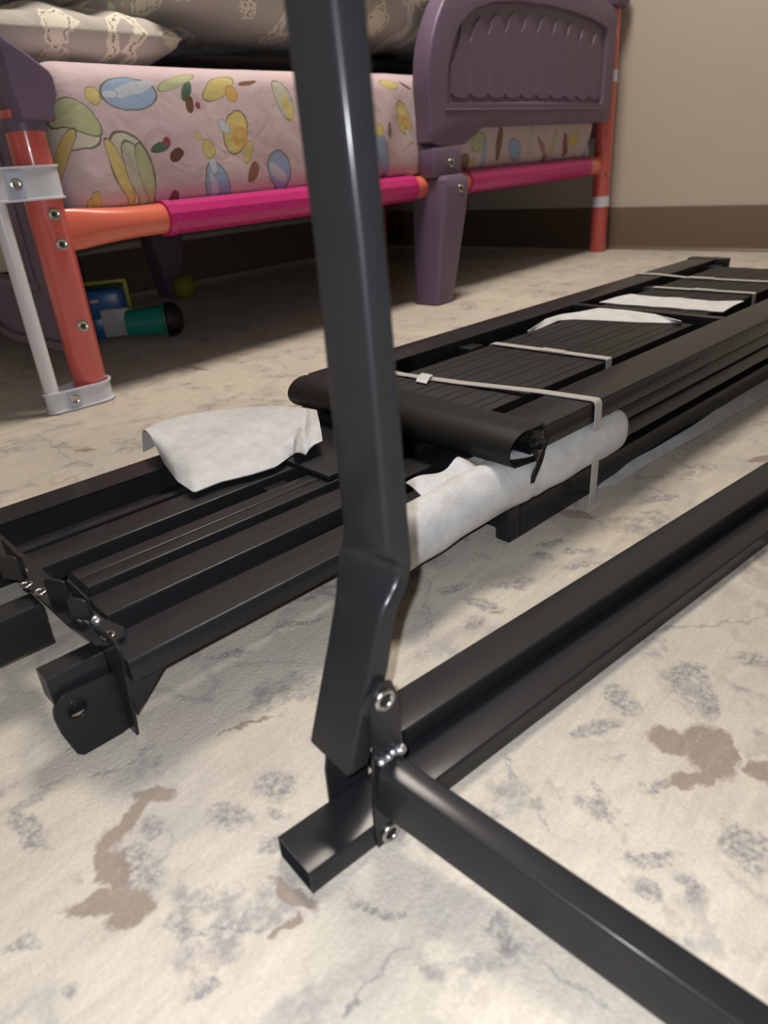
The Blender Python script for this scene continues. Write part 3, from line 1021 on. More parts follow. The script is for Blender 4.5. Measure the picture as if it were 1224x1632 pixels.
def cushion(name, c, dims, rotz, mat, label, cat, tiltx=0.0, flat=0.5, wr=0.006, seed=1, pitch=0.0, floor=None):
    """Soft pillow-like body: pinched edge, puffed middle, creases."""
    rnd = random.Random(seed)
    N, Mm = 56, 40
    ph = [rnd.uniform(0, 6.28) for _ in range(8)]
    R = Matrix.Rotation(rotz, 3, 'Z') @ Matrix.Rotation(pitch, 3, 'Y') @ Matrix.Rotation(tiltx, 3, 'X')
    top, bot = [], []
    for i in range(N + 1):
        rt, rb = [], []
        for j in range(Mm + 1):
            u, v = 2 * i / N - 1, 2 * j / Mm - 1
            e = (1 - abs(u) ** 4) * (1 - abs(v) ** 4)
            h = max(0.0, e) ** 0.42
            x = u * dims[0] / 2 * (1 - 0.06 * v * v)
            y = v * dims[1] / 2 * (1 - 0.06 * u * u)
            w = wr * (math.sin(9 * u + 3 * v + ph[0]) + 0.7 * math.sin(5 * u - 11 * v + ph[1]) + 0.5 * math.sin(17 * u + 13 * v + ph[2])) * h
            rt.append((x, y, dims[2] * (1 - flat) * h + w + 0.002))
            rb.append((x, y, -dims[2] * flat * h + w * 0.5 - 0.002))
        top.append(rt); bot.append(rb)
    def tr(p):
        q = c + R @ Vector(p)
        if floor is not None and q.z < floor: q.z = floor + (q.z - floor) * 0.02
        return q
    m = MB()
    vs = [tr(p) for r in top for p in r] + [tr(p) for r in bot for p in r]
    W = Mm + 1; Kk = (N + 1) * W; fs = []
    for i in range(N):
        for j in range(Mm):
            a = i * W + j
            fs += [(a, a + 1, a + W + 1, a + W), (Kk + a, Kk + a + W, Kk + a + W + 1, Kk + a + 1)]
    for i in range(N):
        a = i * W; fs.append((a, a + W, Kk + a + W, Kk + a))
        a = i * W + Mm; fs.append((a, Kk + a, Kk + a + W, a + W))
    for j in range(Mm):
        a = j; fs.append((a, Kk + a, Kk + a + 1, a + 1))
        a = N * W + j; fs.append((a, a + 1, Kk + a + 1, Kk + a))
    m.add(vs, fs)
    o = m.build(name, mat, None, angle=70)
    tag(o, label, cat)
    return o


cushion('pillow', Vector((0.810, 1.70, 0.603)), (0.40, 0.68, 0.10), 0.03, M['pillow'], 'flat grey patterned pillow lying lowest at the head end', 'pillow', flat=0.50, seed=4, wr=0.006)
cushion('pillow', Vector((0.770, 1.74, 0.712)), (0.33, 0.74, 0.115), -0.02, M['pillow'], 'grey patterned pillow stacked upon the flat one at the head', 'pillow', flat=0.42, seed=9, wr=0.005)
cushion('quilt_gap_shade', Vector((1.72, 1.80, 0.5765)), (1.46, 0.86, 0.044), 0.0, M['charcoal_cloth_and_shade'], 'dark layer painting the shadow gap under the patterned quilt', 'shade layer', flat=0.45, wr=0.002, seed=5)  # dark body added for the shadow gap beneath the quilt
cushion('quilt', Vector((1.56, 1.72, 0.700)), (1.24, 0.90, 0.34), 0.0, M['quilt'], 'thick grey and cream scroll quilt heaped on the mattress', 'quilt', flat=0.28, wr=0.008, seed=2)

# ------------------------------------------------------------------ things under and behind the bed
bxo = thing('cardboard_box', 'cream card box with an orange rim resting on the head end valance', 'box', Vector((0.66, 1.66, 0.2135)))
MB().box(Vector((0.640, 1.70, 0.246)), (0.100, 0.30, 0.065), r=0.003).build('box_body', M['box_card'], bxo)
MB().box(Vector((0.640, 1.70, 0.2865)), (0.104, 0.304, 0.016), r=0.003).build('box_rim', M['box_orange'], bxo)

tc = P(188, 545); tc = Vector((tc.x, tc.y + 0.02, 0))
trk = thing('toy_truck', 'blue and grey toy truck with a lime frame under the bed', 'toy', tc)
ax = (Vector((tc.x, tc.y, 0)) - Vector((0, 0, 0))).normalized()
ax = Vector((0.83, -0.56, 0)).normalized(); ay = Vector((0.56, 0.83, 0))      # ax runs left to right as seen, ay away
MB().box(tc + Vector((0, 0, 0.093)) + ay * 0.02 + ax * 0.002, (0.094, 0.09, 0.075), ax, ay, Z, r=0.016).build('cab', M['toy_blue'], trk)
fg = MB().box(tc + Vector((0, 0, 0.050)) - ay * 0.012 + ax * 0.022, (0.070, 0.05, 0.068), ax, ay, Z, r=0.006)
fg.build('front_grille', M['toy_grey'], trk)
MB().box(tc + Vector((0, 0, 0.038)) + ay * 0.02 - ax * 0.03, (0.052, 0.08, 0.056), ax, ay, Z, r=0.008).build('side_block', M['toy_blue'], trk)
for s in (-0.020, 0.024):
    MB().box(tc + Vector((0, 0, 0.104)) - ay * 0.0255 + ax * s, (0.020, 0.006, 0.009), ax, ay, Z, r=0.002).build('lamp', M['toy_grey'], trk)
fr = MB()
for s, dim in ((Vector((0, 0, 0.137)), (0.118, 0.02, 0.010)),):
    fr.box(tc + s + ay * 0.055 - ax * 0.002, dim, ax, ay, Z, r=0.003)
fr.box(tc + Vector((0, 0, 0.080)) + ay * 0.055 - ax * 0.056, (0.012, 0.02, 0.12), ax, ay, Z, r=0.003)
fr.box(tc + Vector((0, 0, 0.080)) + ay * 0.055 + ax * 0.052, (0.012, 0.02, 0.12), ax, ay, Z, r=0.003)
fr.box(tc + Vector((0, 0, 0.028)) + ay * 0.050 - ax * 0.03, (0.06, 0.05, 0.02), ax, ay, Z, r=0.003)
fr.build('lime_frame', M['toy_lime'], trk)
for s, q in ((-0.052, -0.010), (-0.052, 0.08), (0.045, 0.08)):
    c = tc + ax * s + ay * q + Vector((0, 0, 0.026))
    w = MB().lathe(c - ax * 0.011, ax, [(0.020, 0), (0.026, 0.004), (0.026, 0.018), (0.020, 0.022)], 24).build('wheel', M['toy_black'], trk)

cc = P(262, 545); cc.z = 0
cup = thing('toy_cup', 'teal toy cup lying on its side with its dark mouth open', 'toy', Vector((cc.x, cc.y, 0)))
dd = Vector((0.80, -0.60, 0)).normalized()
o0 = Vector((cc.x, cc.y, 0.049)) - dd * 0.06 + Vector((-0.006, 0.03, 0))
MB().lathe(o0, dd, [(0.006, 0.004), (0.026, 0.002), (0.031, 0.006), (0.035, 0.09), (0.0355, 0.096), (0.033, 0.097), (0.0315, 0.092), (0.028, 0.012), (0.004, 0.010)], 36, False).build('cup_body', M['teal'], cup)
MB().lathe(o0 + dd * 0.094, dd, [(0.031, -0.01), (0.040, 0.002), (0.0415, 0.014), (0.036, 0.030), (0.022, 0.040), (0.004, 0.043)], 36).build('cup_lid', M['toy_black'], cup)
MB().torus(o0 + dd * 0.094, dd, 0.0385, 0.0034).build('cup_rim', M['teal'], cup)

bc = P(297, 476); bc = Vector((bc.x, bc.y, 0))
ball = MB()
rb = 0.038
rg = []
for i in range(1, 24):
    t = math.pi * i / 24
    rg.append([Vector((bc.x, bc.y, rb)) + Vector((math.sin(t) * math.cos(2 * math.pi * k / 48), math.sin(t) * math.sin(2 * math.pi * k / 48), -math.cos(t))) *
               rb * (1 + 0.05 * abs(math.sin(6 * 2 * math.pi * k / 48)) - 0.03) for k in range(48)])
ball.rings(rg)
tag(ball.build('rubber_ball', M['lime_ball'], None, angle=60), 'small ribbed lime green ball far under the bed', 'ball')

# ------------------------------------------------------------------ near frame: floor tube, upper tube, folding upright and cross bar
th = math.radians(-9.15)
U = Vector((math.cos(th), math.sin(th), 0)); N = Vector((-math.sin(th), math.cos(th), 0))


def W(u, n, z=0.0):
    return U * u + N * n + Z * z


frame = thing('folding_bed_frame', 'black steel bed frame unfolded in front with one leg standing upright', 'bed frame', W(0.17, 0.25, 0))
MB().rtube(W(0.1135, 0.2530, 0.0085), W(1.25, 0.2530, 0.0085), 0.0335, 0.0170).build('floor_tube', M['black'], frame)
MB().rtube(W(0.184, 0.2840, 0.0260), W(1.25, 0.2775, 0.0260), 0.0330, 0.0160).build('upper_tube', M['black'], frame)
# cross bar welded to the bracket, coming towards the viewer and dipping to the carpet
bs = W(0.1695, 0.2345, 0.0455)
bd = (U * 0.196 - N * 0.968 - Z * 0.146).normalized()
MB().rtube(bs, bs + bd * 0.262, 0.0162, 0.0350, open0=False).build('cross_bar', M['black'], frame)
# front hinge plate
pl = [(0.1590, 0.000), (0.1580, 0.012), (0.1585, 0.035), (0.1625, 0.075), (0.1632, 0.104), (0.1655, 0.112), (0.1715, 0.1165), (0.1785, 0.113), (0.1815, 0.104),
      (0.1825, 0.080), (0.1830, 0.062), (0.1800, 0.030), (0.1775, 0.012), (0.1750, 0.003), (0.170, -0.001 + 0.001)]
plate = MB().prism(pl, N * 0.2345, U, Z, N, 0.0020).build('hinge_plate', M['black'], frame)
pb = [(0.1510, 0.004), (0.1515, 0.040), (0.1640, 0.100), (0.1720, 0.112), (0.1800, 0.104), (0.1830, 0.060), (0.1800, 0.004)]
MB().prism(pb, N * 0.2700, U, Z, N, 0.0020).build('hinge_plate', M['black'], frame)
for (u, z, r) in ((0.1722, 0.1045, 0.0052), (0.1680, 0.0062, 0.0052)):
    c = W(u, 0.2338, z)
    e = MB().torus(c, N, r, 0.0015).build('eyelet', M['steel'], frame)
    MB().cyl(c + N * 0.0006, c + N * 0.004, r * 0.92, seg=20).build('eyelet_shade', M['hole_shade'], e)  # solid dark plug painting the shade inside the ring
MB().lathe(W(0.1665, 0.2366, 0.1045), -N, [(0.0078, 0), (0.0078, 0.0012), (0.007, 0.0018)], 28).build('washer', M['black'], frame)
wl = MB()
for du, dn, dz, r in ((0.000, -0.0015, 0.0, 0.0030), (0.004, -0.002, 0.0008, 0.0026), (0.008, -0.0015, 0.0012, 0.0026), (0.0125, -0.0018, 0.0006, 0.0036)):
    wl.blob(W(0.1665 + du, 0.2345 + dn, 0.0650 + dz), r * 1.1, r, r * 0.9, 12, 8)
wl.build('weld_bead', M['weld'], frame, angle=80)

# folding upright: a 33 x 16 mm tube, kinked where it was pressed
nb0, nb1 = 0.2385, 0.2705      # front and rear faces across N


def usec(z, ua, ub, n0=nb0, n1=nb1, r=0.0026, dent=0.0):
    a, b = (ub - ua) / 2, (n1 - n0) / 2
    cu, cn = (ua + ub) / 2, (n0 + n1) / 2
    pts = []
    for p, q in rrect(a, b, r, 5):
        dd = 0.0
        pts.append((cu + p, cn + q, z))
    return pts


secs = []
for z, ua, ub, n1, r, dent in (
        (0.0640, 0.1465, 0.1620, 0.2755, 0.0026, 0),
        (0.0655, 0.1468, 0.1626, 0.2757, 0.0026, 0),
        (0.0900, 0.1556, 0.1711, 0.2762, 0.0026, 0),
        (0.1200, 0.1664, 0.1816, 0.2768, 0.0028, 0),
        (0.1430, 0.1742, 0.1876, 0.2772, 0.0030, 0),
        (0.1500, 0.1764, 0.1902, 0.2775, 0.0030, 0.0004),
        (0.1540, 0.1776, 0.1922, 0.2780, 0.0030, 0.0014),
        (0.1580, 0.1788, 0.1948, 0.2786, 0.0030, 0.0036),
        (0.1620, 0.1800, 0.1972, 0.2792, 0.0030, 0.0068),
        (0.1660, 0.1812, 0.1990, 0.2796, 0.0030, 0.0098),
        (0.1700, 0.1822, 0.2004, 0.2796, 0.0030, 0.0112),
        (0.1740, 0.1834, 0.2012, 0.2790, 0.0030, 0.0104),
        (0.1770, 0.1843, 0.2016, 0.2782, 0.0030, 0.0078),
        (0.1800, 0.1850, 0.2018, 0.2775, 0.0030, 0.0044),
        (0.1840, 0.1854, 0.2018, 0.2768, 0.0030, 0.0014),
        (0.1900, 0.1856, 0.2016, 0.2764, 0.0028, 0),
        (0.2050, 0.1854, 0.2012, 0.2760, 0.0028, 0),
        (0.2600, 0.1848, 0.2003, 0.2748, 0.0028, 0),
        (0.3300, 0.1838, 0.1985, 0.2728, 0.0028, 0),
        (0.4200, 0.1800, 0.1962, 0.2705, 0.0028, 0),
        (0.6200, 0.1750, 0.1912, 0.2700, 0.0028, 0)):
    ring = []
    for p, q, s_ in usec(z, ua, ub, nb0, n1, r):
        near = max(0.0, min(1.0, (n1 - q) / (n1 - nb0)))          # 1 at the front
        left = max(0.0, min(1.0, (ub - p) / (ub - ua)))
        ring.append(W(p + dent * near ** 1.3 * left, q + dent * 0.25 * near * left, s_))
    secs.append(ring)
um = MB().rings(secs)
upright = um.build('upright_leg', M['black'], frame, angle=75)
upright['label'] = 'upright tube kinked near its foot'
# far hinge of the two tubes at the right
for (u, n0, zz) in ((0.690, 0.2600, 0.0),):
    hp = [(0.662, 0.000), (0.662, 0.020), (0.668, 0.042), (0.678, 0.047), (0.700, 0.047), (0.706, 0.040), (0.706, 0.0)]
    MB().prism(hp, N * 0.2320, U, Z, N, 0.0018).build('hinge_plate', M['black'], frame)
    MB().torus(W(0.681, 0.2317, 0.036), N, 0.0045, 0.0014).build('eyelet', M['steel'], frame)

# ------------------------------------------------------------------ the strapped bundle
th2 = math.radians(-5.3)
BU = Vector((math.cos(th2), math.sin(th2), 0)); BV = Vector((-math.sin(th2), math.cos(th2), 0))
B0 = P(918, 797); B0.z = 0


def Q(u, v, z=0.0):
    return B0 + BU * u + BV * v + Z * z


def ubox(m, u0, u1, v0, v1, z0, z1, r=0.0012):
    return m.box(Q((u0 + u1) / 2, (v0 + v1) / 2, (z0 + z1) / 2), (u1 - u0, v1 - v0, z1 - z0), BU, BV, Z, r)


def utube(u0, u1, v0, v1, z0, z1, **k):
    vc, zc = (v0 + v1) / 2, (z0 + z1) / 2
    return MB().rtube(Q(u0, vc, zc), Q(u1, vc, zc), v1 - v0, z1 - z0, **k)


def vtube(u0, u1, v0, v1, z0, z1, **k):
    uc, zc = (u0 + u1) / 2, (z0 + z1) / 2
    return MB().rtube(Q(uc, v0, zc), Q(uc, v1, zc), u1 - u0, z1 - z0, **k)


# top layer: ladder-like frame with two long rails
topf = thing('bunk_end_frame', 'long black steel frame on top of the strapped bundle', 'bed frame', Q(0.3, 0.16, 0.09))
utube(-0.118, 1.35, -0.020, 0.036, 0.099, 0.1215).build('long_rail', M['black'], topf)
utube(-0.104, 0.985, 0.284, 0.338, 0.099, 0.1215).build('long_rail', M['black'], topf)
ubox(MB(), 0.965, 0.992, 0.262, 0.345, 0.100, 0.1225).build('rail_end_bracket', M['black'], topf)
vtube(0.423, 0.436, 0.036, 0.284, 0.1005, 0.1215, open0=False, open1=False).build('crossbar', M['black'], topf)
for u in (0.128, 0.655, 0.93):
    ubox(MB(), u, u + 0.030, 0.262, 0.290, 0.062, 0.112).build('rail_bracket', M['black'], topf)
vtube(-0.112, -0.094, 0.036, 0.300, 0.066, 0.089, open0=False, open1=False).build('crossbar', M['black'], topf)
ubox(MB(), -0.100, -0.082, 0.010, 0.026, 0.060, 0.099).build('rail_post', M['black'], topf)
ubox(MB(), -0.105, -0.080, 0.135, 0.165, 0.060, 0.099).build('rail_post', M['black'], topf)

# end cap: hollow rounded steel channel across the top frame's near end
cap = thing('end_channel', 'matte black rounded channel lying across the near end of the bundle', 'bed part', Q(-0.13, 0.15, 0.095))
def capring(v, k=1.0, inner=False):
    pts = []
    o = 0.0022 if inner else 0.0
    # D profile: rounded nose at low u, flat back
    for t in range(11):
        a = math.radians(70 + 16 * t)
        pts.append((-0.128 + (0.026 - o) * math.cos(a), 0.1085 + (0.0185 - o) * math.sin(a)))
    pts += [(-0.100 - o, 0.0895 + o), (-0.090 - o, 0.108), (-0.100 - o, 0.1265 - o)]
    return [Q(-0.12 + (a + 0.12) * k, v, 0.108 + (b - 0.108) * k) for a, b in pts]
m = MB().rings([capring(0.02, 1, True), capring(-0.0205, 1, True), capring(-0.0215), capring(0.3185), capring(0.3195, 0.97), capring(0.3195, 0.9, True), capring(0.28, 0.9, True)])
capo = m.build('channel_body', M['black_matte'], cap, angle=50)
# torn black film hanging from its near end
fm = MB()
g = []
for i in range(7):
    row = []
    for j in range(7):
        s, t = i / 6, j / 6
        w = (1 - t) * 0.026 * (1 + 0.25 * math.sin(i * 2.1)) + 0.001
        row.append(Q(-0.116 + (s - 0.2) * w + 0.004 * math.sin(t * 5), -0.0225 - 0.003 * math.sin(t * 3 + s * 5), 0.104 - t * 0.034 + 0.002 * math.sin(s * 9)))
    g.append(row)
fm.sheet(g, 0.0005)
fm.build('torn_film', M['black_film'], cap)
fm = MB()
g = [[Q(-0.120 + 0.020 * s + 0.003 * math.sin(9 * t), -0.0225 - 0.002 * math.sin(7 * s + 4 * t), 0.110 + 0.014 * t - 0.004 * s) for t in (0, .25, .5, .75, 1)] for s in (0, .2, .4, .6, .8, 1)]
fm.sheet(g, 0.0006)
fm.build('film_fold', M['black_film'], cap)

# slat boards on top, two packs of narrow slats
def slat_pack(u0, u1, label, v0=0.062, v1=0.238, z0=0.1000, z1=0.1165):
    t = thing('slat_pack', label, 'bed slats', Q((u0 + u1) / 2, (v0 + v1) / 2, z0), 'black slat packs strapped in the bundle')
    k = 12
    w = (v1 - v0) / k
    for i in range(k):
        dz = 0.0006 * ((i * 7) % 3 - 1) * 0.5
        ubox(MB(), u0 + 0.0015 * ((i * 5) % 3), u1 - 0.001 * ((i * 3) % 3), v0 + w * i + 0.0001, v0 + w * (i + 1) - 0.0001, z0, z1 + dz, 0.0005).build('slat', M['black_matte'], t)
    return t


slat_pack(-0.088, 0.392, 'pack of narrow black slats nearest the end channel')
slat_pack(0.455, 0.905, 'pack of narrow black slats farther away by the baseboard', 0.075, 0.250)

# middle layer: tubes that run on from the left group under the top frame
side = thing('side_rail_set', 'set of parallel black steel tubes reaching out to the left of the bundle', 'bed frame', Q(-0.4, 0.15, 0.05))
ZT, ZB = 0.080, 0.063
utube(-0.5215, 1.30, 0.0045, 0.0430, ZB, ZT).build('long_tube', M['black'], side)
utube(-0.507, 1.20, 0.0690, 0.1040, ZB, ZT).build('long_tube', M['black'], side)
utube(-0.500, 1.20, 0.1210, 0.1385, ZB, ZT - 0.001).build('long_tube', M['black'], side)
utube(-0.500, 1.20, 0.1395, 0.1575, ZB, ZT - 0.001).build('long_tube', M['black'], side)
utube(-0.516, 1.20, 0.1810, 0.2170, ZB, ZT).build('long_tube', M['black'], side)
# outermost: angle iron with a lower flange
ang = MB().prism([(0.2960, 0.0790), (0.3360, 0.0790), (0.3360, 0.0810), (0.2960, 0.0810)], Q(-0.62, 0, 0), BV, Z, BU, 1.75)
ang.prism([(0.2960, 0.0550), (0.2980, 0.0550), (0.2980, 0.0800), (0.2960, 0.0800)], Q(-0.62, 0, 0), BV, Z, BU, 1.75)
ang.prism([(0.2480, 0.0550), (0.2970, 0.0550), (0.2970, 0.0570), (0.2480, 0.0570)], Q(-0.62, 0, 0), BV, Z, BU, 1.75)
ang.prism([(0.2400, 0.0600), (0.2500, 0.0600), (0.2500, 0.0720), (0.2400, 0.0720)], Q(-0.62, 0, 0), BV, Z, BU, 1.75)
ang.prism([(0.3345, 0.0), (0.3360, 0.0), (0.3360, 0.0800), (0.3345, 0.0800)], Q(-0.62, 0, 0), BV, Z, BU, 1.75)
ang.build('angle_rail', M['black'], side, smooth=False)
# second row of tubes added just below so that the gaps look dark
for v0, v1 in ((0.034, 0.060), (0.078, 0.118), (0.132, 0.176), (0.186, 0.236)):
    utube(-0.495, -0.115, v0, v1, 0.046, 0.0610).build('added_lower_tube', M['black'], side)
# cross pieces under the tubes
vtube(-0.30, -0.27, 0.02, 0.30, 0.030, 0.0455).build('cross_tube', M['black'], side)
ubox(MB(), -0.252, -0.150, 0.125, 0.262, 0.0800, 0.0850).build('cross_plate', M['black'], side)
ubox(MB(), -0.285, -0.262, 0.040, 0.072, 0.062, 0.072).build('cross_stub', M['black'], side)
ubox(MB(), -0.290, -0.262, 0.102, 0.124, 0.062, 0.072).build('cross_stub', M['black'], side)
ubox(MB(), -0.295, -0.268, 0.155, 0.184, 0.062, 0.072).build('cross_stub', M['black'], side)
# end strap plate with eyelets, upturned tabs and welds
sp = MB().prism([(-0.5360, 0.268), (-0.518, 0.268), (-0.5165, 0.170), (-0.512, 0.060), (-0.507, 0.040), (-0.5115, 0.030), (-0.520, 0.029), (-0.5295, 0.038), (-0.5330, 0.080)], Q(0, 0, 0.0812), BU, BV, Z, 0.0024)
sp.build('end_plate', M['black'], side)
TD = (BU * 0.46 - BV * 0.89).normalized()          # the tabs stand a little askew


def tab(u, v, w, zt):
    r = 0.004; z0 = 0.083
    poly = [(0, z0), (w, z0), (w, zt - r), (w - r * 0.3, zt - r * 0.3), (w - r, zt), (r, zt), (r * 0.3, zt - r * 0.3), (0, zt - r)]
    MB().prism(poly, Q(u, v, 0), TD, Z, TD.cross(Z), 0.0018).build('upturned_tab', M['black'], side)


tab(-0.5290, 0.1150, 0.0200, 0.1045)
tab(-0.5270, 0.0770, 0.0170, 0.1030)
tab(-0.5410, 0.1830, 0.0210, 0.1045)
for (u, v0, v1) in ((-0.5190, 0.0625, 0.0975), (-0.5300, 0.1660, 0.2100)):
    MB().prism([(v0, 0.083), (v1, 0.083), (v1, 0.1045), (v0, 0.1028)], Q(u, 0, 0), BV, Z, BU, 0.0016).build('tab_web', M['black'], side)
for px, py in ((42, 932), (65, 943), (172, 1013)):
    c = P(px, py, 0.0842)
    e = MB().torus(c, Z, 0.0040, 0.0011).build('eyelet', M['steel'], side)
    MB().cyl(c - Z * 0.003, c - Z * 0.0002, 0.0036, seg=20).build('eyelet_shade', M['hole_shade'], e)  # shade of the opening, painted as a solid black disc
for px, py in ((28, 910), (142, 988)):
    c = P(px, py, 0.0845)
    w = MB()
    for k in range(5):
        w.blob(c + TD * (0.0032 * (k - 2)) + Z * 0.0008 * (k % 2) + BU * 0.0008 * ((k * 3) % 2), 0.0036, 0.0036, 0.0026, 12, 8)
    w.build('weld_bead', M['weld'], side, angle=80)
# tall end plate leaning up from the carpet
tp = [(0.030, 0.001), (0.0135, 0.080), (0.0155, 0.086), (0.020, 0.090), (0.029, 0.0905), (0.072, 0.0800), (0.078, 0.027), (0.072, 0.001)]
MB().prism(tp, Q(-0.5225, 0.0, 0.0), BV, Z, BU, 0.0022).build('end_foot_plate', M['black'], side)
# hollow box stub with a drilled plate below it
stub = MB().rtube(Q(-0.523, 0.0565, 0.0565), Q(-0.5630, 0.0565, 0.0565), 0.0190, 0.0230, open0=False, open1=False)
stub.build('box_stub', M['black'], side)
pts_out = [(-0.5600, 0.0005), (-0.5225, 0.0005), (-0.5225, 0.0540), (-0.5560, 0.0540), (-0.5620, 0.0520), (-0.5660, 0.0470), (-0.5672, 0.0400), (-0.5660, 0.0260)]
hc = (-0.5515, 0.0395)
ou = angsort(pts_out, hc, 48)
def prg(kind, off):
    out = []
    for i, (a, b) in enumerate(ou):
        t = 2 * math.pi * i / 48
        if kind:
            a, b = hc[0] + 0.0068 * math.cos(t), hc[1] + 0.0068 * math.sin(t)
        out.append(Q(a, 0.0405 + off + 0.05 * max(0, -0.5225 - a) * 0, b))
    return out
MB().rings([prg(1, 0.0), prg(0, 0.0), prg(0, 0.0022), prg(1, 0.0022), prg(1, 0.0)], False, False).build('drilled_plate', M['black'], side)
ubox(MB(), -0.5615, -0.5240, 0.0480, 0.0510, 0.0300, 0.0470).build('added_hole_backing', M['black'], side)  # added behind the drilled hole so that it looks dark
MB().torus(Q(hc[0], 0.0404, hc[1]), BV, 0.0074, 0.0007).build('hole_rim', M['black'], side)
# diagonal gusset between end plate and first tube
MB().prism([(-0.519, 0.020), (-0.519, 0.0635), (-0.470, 0.0635), (-0.494, 0.045)], Q(0, 0.026, 0), BU, Z, BV, 0.002).build('gusset', M['black'], side)

# short tube running on to the left beyond the end plate
utube(-1.00, -0.533, 0.1310, 0.1550, 0.0400, 0.0765).build('short_tube', M['black'], side)

# bottom layer: rail on the carpet and its cross tie
low = thing('bottom_rail_frame', 'black steel frame lying on the carpet under the bundle', 'bed frame', Q(0.2, 0.15, 0))
utube(-0.1096, 1.35, -0.0035, 0.030, 0.0, 0.036).build('long_rail', M['black'], low)
utube(-0.1096, 1.20, 0.270, 0.3035, 0.0, 0.036).build('long_rail', M['black'], low)
for u in (-0.1096, 0.42, 0.95):
    vtube(u, u + 0.020, 0.030, 0.270, 0.0, 0.034, open0=False, open1=False).build('cross_tube', M['black'], low)
ubox(MB(), -0.128, -0.1096, -0.0035, 0.015, 0.0, 0.0400, 0.002).build('corner_block', M['black'], low)
utube(-0.02, 1.30, -0.0200, 0.0040, 0.0600, 0.0780).build('nested_tube', M['black'], low)
utube(0.03, 1.30, -0.0170, 0.0040, 0.0790, 0.0970).build('nested_tube', M['black'], low)
for u in (-0.08, 0.40, 0.93):
    ubox(MB(), u, u + 0.02, 0.02, 0.06, 0.034, 0.0625).build('spacer_block', M['black'], low)
    ubox(MB(), u, u + 0.02, 0.27, 0.30, 0.034, 0.0625).build('spacer_block', M['black'], low)
utube(-0.06, 1.20, 0.060, 0.240, 0.0635 - 0.025, 0.0630, open0=False).build('panel_core', M['black_matte'], low)

# ------------------------------------------------------------------ straps
def strap(name_label, path, width=0.0125, th=0.0011, across=BU, extra=None):
    """flat band following path points; width along `across`."""
    g0, g1 = [], []
    n = len(path)
    rings = []
    for i, p in enumerate(path):
        a = path[max(0, i - 1)]; b = path[min(n - 1, i + 1)]
        t = (b - a).normalized()
        nn = across.cross(t).normalized()
        rings.append([p - across * width / 2 - nn * th / 2, p + across * width / 2 - nn * th / 2, p + across * width / 2 + nn * th / 2, p - across * width / 2 + nn * th / 2])
    m = MB().rings(rings)
    return m


def bend(pts, r=0.003, k=3):
    out = [pts[0]]
    for i in range(1, len(pts) - 1):
        a, b, c = pts[i - 1], pts[i], pts[i + 1]
        d0, d1 = (a - b), (c - b)
        rr = min(r, d0.length / 2.2, d1.length / 2.2)
        s, e = b + d0.normalized() * rr, b + d1.normalized() * rr
        for j in range(k + 1):
            t = j / k
            out.append(s.lerp(b, t).lerp(b.lerp(e, t), t))
    out.append(pts[-1])
    return out


SG = 'pale packing straps round the bundle'
s1 = thing('packing_strap', 'nearest pale strap, running over the slats and down to the carpet', 'strap', Q(-0.01, 0.1, 0), SG)
strap('', bend([Q(-0.001, -0.0210, 0.0), Q(-0.002, -0.0222, 0.06), Q(-0.004, -0.0225, 0.1195), Q(-0.004, -0.0195, 0.1232), Q(-0.010, 0.045, 0.1225), Q(-0.022, 0.150, 0.1185), Q(-0.034, 0.235, 0.1182),
                Q(-0.046, 0.300, 0.1228), Q(-0.050, 0.340, 0.1228), Q(-0.050, 0.341, 0.04), Q(-0.050, 0.32, 0.0012)], 0.003)).build('band', M['strap'], s1)
tl = [Q(-0.0235, 0.205, 0.1205), Q(-0.026, 0.200, 0.1222), Q(-0.036, 0.196, 0.1222), Q(-0.044, 0.192, 0.1200), Q(-0.048, 0.190, 0.1186)]
strap('', tl, 0.018, 0.0009, across=BV).build('loose_tail', M['foam'], s1)['label'] = 'white loose tail of the strap'
def deck_strap(u, label, v0, v1, z=0.1180, seam=0.5):
    s = thing('packing_strap', label, 'strap', Q(u, (v0 + v1) / 2, z - 0.02), SG)
    strap('', bend([Q(u, v0 - 0.0012, 0.1000), Q(u, v0 - 0.0012, z), Q(u, v0 + 0.001, z + 0.0008), Q(u - 0.004, (v0 + v1) / 2, z + 0.0008), Q(u - 0.008, v1 - 0.001, z + 0.0008), Q(u - 0.008, v1 + 0.0012, z), Q(u - 0.008, v1 + 0.0012, 0.100)], 0.002)).build('band', M['strap'], s)
    q = v0 + (v1 - v0) * seam
    m = MB(); m.box(Q(u - 0.008 * seam * 0.98, q, z + 0.0018), (0.0135, 0.036, 0.0010), BU, BV, Z, 0.0004)
    m.build('seal', M['strap'], s)
    return s
deck_strap(0.158, 'second pale strap, wrapped only round the nearer slats', 0.062, 0.238, seam=0.45)
deck_strap(0.640, 'third pale strap, first one round the farther slat pack', 0.075, 0.250, seam=0.48)
s4 = thing('packing_strap', 'farthest pale strap, crossing the whole bundle near its far end', 'strap', Q(0.75, 0.15, 0), SG)
strap('', bend([Q(0.762, -0.022, 0.04), Q(0.762, -0.022, 0.1205), Q(0.762, -0.018, 0.1230), Q(0.755, 0.10, 0.1185), Q(0.748, 0.235, 0.1185), Q(0.742, 0.30, 0.1228), Q(0.738, 0.340, 0.1228), Q(0.738, 0.3405, 0.05)], 0.003), 0.0125).build('band', M['strap'], s4)
MB().box(Q(0.749, 0.215, 0.1198), (0.0145, 0.05, 0.001), BU, BV, Z, 0.0004).build('seal', M['strap'], s4)

# ------------------------------------------------------------------ foam
rnd = random.Random(5)
